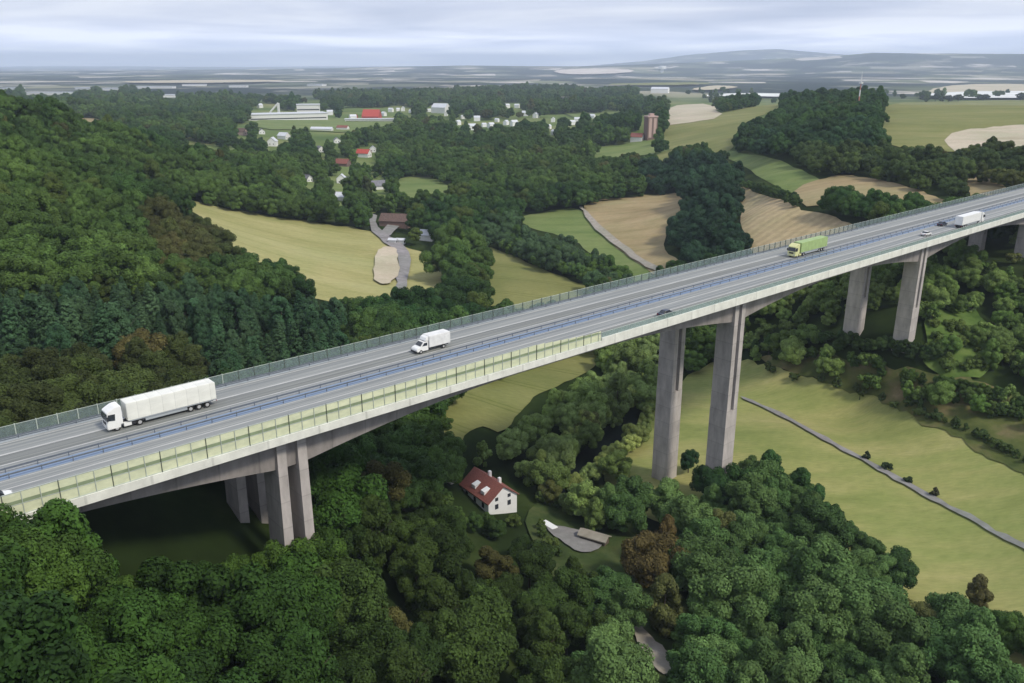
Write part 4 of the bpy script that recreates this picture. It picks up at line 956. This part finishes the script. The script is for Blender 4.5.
# which ones become individual trees: largest in the picture
vis = (PXg[idx] > -20) & (PXg[idx] < 1044) & (PYt[idx] < 683) & (PYm[idx] > 0)
size = H[idx]/ZC[idx]*vis
order = np.argsort(-size)
REG = {'front_left': ('green broadleaf tree in the dark foreground wood below the left end of the bridge', 'trees of the lower left wood'),
 'front_mid': ('dull green tree on the slope around the red roofed farmhouse', 'trees around the farmhouse'),
 'willow': ('pale green riverside tree between the farmhouse and the middle piers', 'trees along the river'),
 'front_right': ('dark green leafy tree in the foreground belt below the pale meadow', 'trees below the meadow'),
 'bank_right': ('green tree on the scrubby bank around the right hand piers', 'trees on the bank by the right piers'),
 'plantation': ('blue green pointed tree in the plantation behind the left part of the bridge', 'plantation trees'),
 'brown_patch': ('brownish tree at the left tip of the yellow field', 'brownish trees by the yellow field'),
 'behind_left': ('olive tree just behind the far railing near the left end of the bridge', 'olive trees behind the railing'),
 'right_wood': ('dark tree of the hilltop wood under the radio mast', 'trees of the hilltop wood'),
 'right_hedge': ('olive tree of the thick hedge above the right end of the bridge', 'trees of the right hedge'),
 'belt': ('round green tree in the narrow belt between two fields behind the bridge', 'trees of the narrow belt'),
 'dark_belt': ('very dark tree in the tall clump left of the striped field', 'trees of the dark clump'),
 None: ('green tree of the wooded slope beyond the bridge', 'trees of the slope beyond the bridge')}
LIM = {'broad': 284, 'spruce': 90, 'bush': 60}; cnt = {k: 0 for k in LIM}; indiv = set()
NAME = {'broad': ('broadleaf_tree', 'tree'), 'spruce': ('conifer', 'tree'), 'bush': ('shrub', 'shrub')}
def add_tree(kd, vi, x, y, z, s, rz, tint, label, group=None, name=None, sz=None, cat=None):
    cm, tm = PROT[kd][vi]
    t = thing(name or NAME[kd][0], label, cat or NAME[kd][1], (x, y, z), rz, group); t.scale = (s, s, sz or s)
    c = bpy.data.objects.new('crown', cm); col.objects.link(c); c.parent = t; c['tint'] = [float(v) for v in tint]
    k = bpy.data.objects.new('trunk', tm); col.objects.link(k); k.parent = t
    return t, c
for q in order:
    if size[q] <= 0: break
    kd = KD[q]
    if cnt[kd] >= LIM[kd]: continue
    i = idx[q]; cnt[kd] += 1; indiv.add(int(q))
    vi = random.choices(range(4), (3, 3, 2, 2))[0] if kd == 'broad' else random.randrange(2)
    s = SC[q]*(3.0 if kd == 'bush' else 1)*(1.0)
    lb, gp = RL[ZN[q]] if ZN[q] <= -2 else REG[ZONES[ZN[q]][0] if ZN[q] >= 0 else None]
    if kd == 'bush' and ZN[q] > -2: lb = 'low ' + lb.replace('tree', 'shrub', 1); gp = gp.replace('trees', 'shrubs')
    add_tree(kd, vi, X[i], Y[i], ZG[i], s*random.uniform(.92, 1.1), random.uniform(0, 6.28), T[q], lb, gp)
# single trees one can name
def lone(px, py, kd, vi, h, tint, label, name=None, sx=1.0, cat=None, group=None):
    x, y = hit(px, py); x = float(x[0]); y = float(y[0]); s = h/(12.0 if kd != 'bush' else 4.2)
    return add_tree(kd, vi, x, y, float(height(x, y)), s*sx, random.uniform(0, 6), tint, label, group, name, s, cat)
lone(652, 588, 'broad', 1, 15, (.092,.074,.026), 'coppery brown tree standing out among the green foreground trees', sx=.9)
lone(664, 570, 'broad', 3, 13, (.10,.075,.026), 'smaller brown tree beside the coppery brown one', sx=.8)
lone(688, 474, 'broad', 0, 8, (.022,.06,.022), 'small dark round tree in front of the far middle pier', sx=.75)
lone(283, 289, 'broad', 1, 13, (.03,.07,.025), 'round dark tree alone at the lower edge of the yellow field', sx=1.0)
lone(367, 200, 'spruce', 1, 19, (.05,.065,.025), 'tall dark tree in the middle of the village')
lone(976, 610, 'broad', 3, 8, (.10,.095,.035), 'small brownish tree at the lower edge of the meadow')
lone(866, 461, 'bush', 1, 3.0, (.03,.045,.02), 'dark bush by the meadow path nearest the piers, first of four')
lone(886, 471, 'bush', 0, 3.0, (.03,.05,.02), 'dark bush by the meadow path, second from the piers')
lone(908, 484, 'bush', 0, 2.4, (.03,.05,.02), 'dark bush by the meadow path, third from the piers')
lone(934, 498, 'bush', 1, 3.0, (.05,.05,.025), 'dark bush by the meadow path, fourth and farthest from the piers')
for k, (px, py, tn_) in enumerate(((948,101,'left dark tree on the pale crest'),(925,100,'first tree of the dark group on the pale crest'),(935,100,'wide tree of the dark group on the pale crest'),(958,100,'tree at the right end of the dark group on the crest'),(983,99.5,'lone dark tree on the crest right of the group'),(1020,99,'dark tree on the crest at the right edge of the photo'))):
    lone(px, py+1.5, 'broad', k % 3, 20, (.03,.045,.025), tn_ , sx=1.6)
# woodland: everything else, one mass
src = bpy.data.collections.new('crown_sources')
for kd in ('broad', 'spruce', 'bush'):
    for vi in range(len(PROT[kd])):
        o = next(o for o in col.objects if o.name.startswith('crown') and o.data is PROT[kd][vi][0]) if any(o.data is PROT[kd][vi][0] for o in col.objects if o.type == 'MESH') else None
        PROT[kd][vi] = (*PROT[kd][vi], o)
rest = [q for q in range(len(idx)) if q not in indiv]
ri = idx[rest]
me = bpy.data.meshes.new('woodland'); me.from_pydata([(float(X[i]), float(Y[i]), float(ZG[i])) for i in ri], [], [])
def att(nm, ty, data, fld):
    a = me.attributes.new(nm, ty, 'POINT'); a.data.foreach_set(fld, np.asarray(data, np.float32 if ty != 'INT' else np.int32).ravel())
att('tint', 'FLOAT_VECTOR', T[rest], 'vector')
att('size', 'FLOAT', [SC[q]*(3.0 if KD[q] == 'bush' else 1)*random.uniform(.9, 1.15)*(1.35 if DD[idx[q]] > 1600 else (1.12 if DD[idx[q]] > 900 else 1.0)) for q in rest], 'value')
att('turn', 'FLOAT', rng.uniform(0, 6.28, len(rest)), 'value')
var = []
for q in rest: var.append({'broad': random.choices((0,1,2,3), (3,3,2,2))[0], 'spruce': 4 + random.randrange(2), 'bush': 6 + random.randrange(2)}[KD[q]])
att('variant', 'INT', var, 'value')
wo = bpy.data.objects.new('woodland', me); col.objects.link(wo); tag(wo, kind='stuff')
ng = bpy.data.node_groups.new('scatter_crowns', 'GeometryNodeTree')
ng.interface.new_socket('Geometry', in_out='INPUT', socket_type='NodeSocketGeometry'); ng.interface.new_socket('Geometry', in_out='OUTPUT', socket_type='NodeSocketGeometry')
gi = ng.nodes.new('NodeGroupInput'); go = ng.nodes.new('NodeGroupOutput'); join = ng.nodes.new('GeometryNodeJoinGeometry')
def named(nm, ty):
    n_ = ng.nodes.new('GeometryNodeInputNamedAttribute'); n_.data_type = ty; n_.inputs[0].default_value = nm; return n_.outputs[0]
tu = ng.nodes.new('ShaderNodeCombineXYZ'); ng.links.new(named('turn', 'FLOAT'), tu.inputs[2])
allv = [p for kd in ('broad', 'spruce', 'bush') for p in PROT[kd]]
for vi, p in enumerate(allv):
    if p[2] is None: print('NO SOURCE', vi); continue
    iop = ng.nodes.new('GeometryNodeInstanceOnPoints'); oi = ng.nodes.new('GeometryNodeObjectInfo'); oi.inputs[0].default_value = p[2]; oi.transform_space = 'ORIGINAL'
    cmp = ng.nodes.new('FunctionNodeCompare'); cmp.data_type = 'INT'; cmp.operation = 'EQUAL'; cmp.inputs[3].default_value = vi
    ng.links.new(named('variant', 'INT'), cmp.inputs[2]); ng.links.new(cmp.outputs[0], iop.inputs['Selection'])
    ng.links.new(gi.outputs[0], iop.inputs['Points']); ng.links.new(oi.outputs['Geometry'], iop.inputs['Instance'])
    oi.inputs['As Instance'].default_value = True
    ng.links.new(tu.outputs[0], iop.inputs['Rotation']); ng.links.new(named('size', 'FLOAT'), iop.inputs['Scale'])
    ng.links.new(iop.outputs[0], join.inputs[0])
ng.links.new(join.outputs[0], go.inputs[0])
md = wo.modifiers.new('scatter', 'NODES'); md.node_group = ng
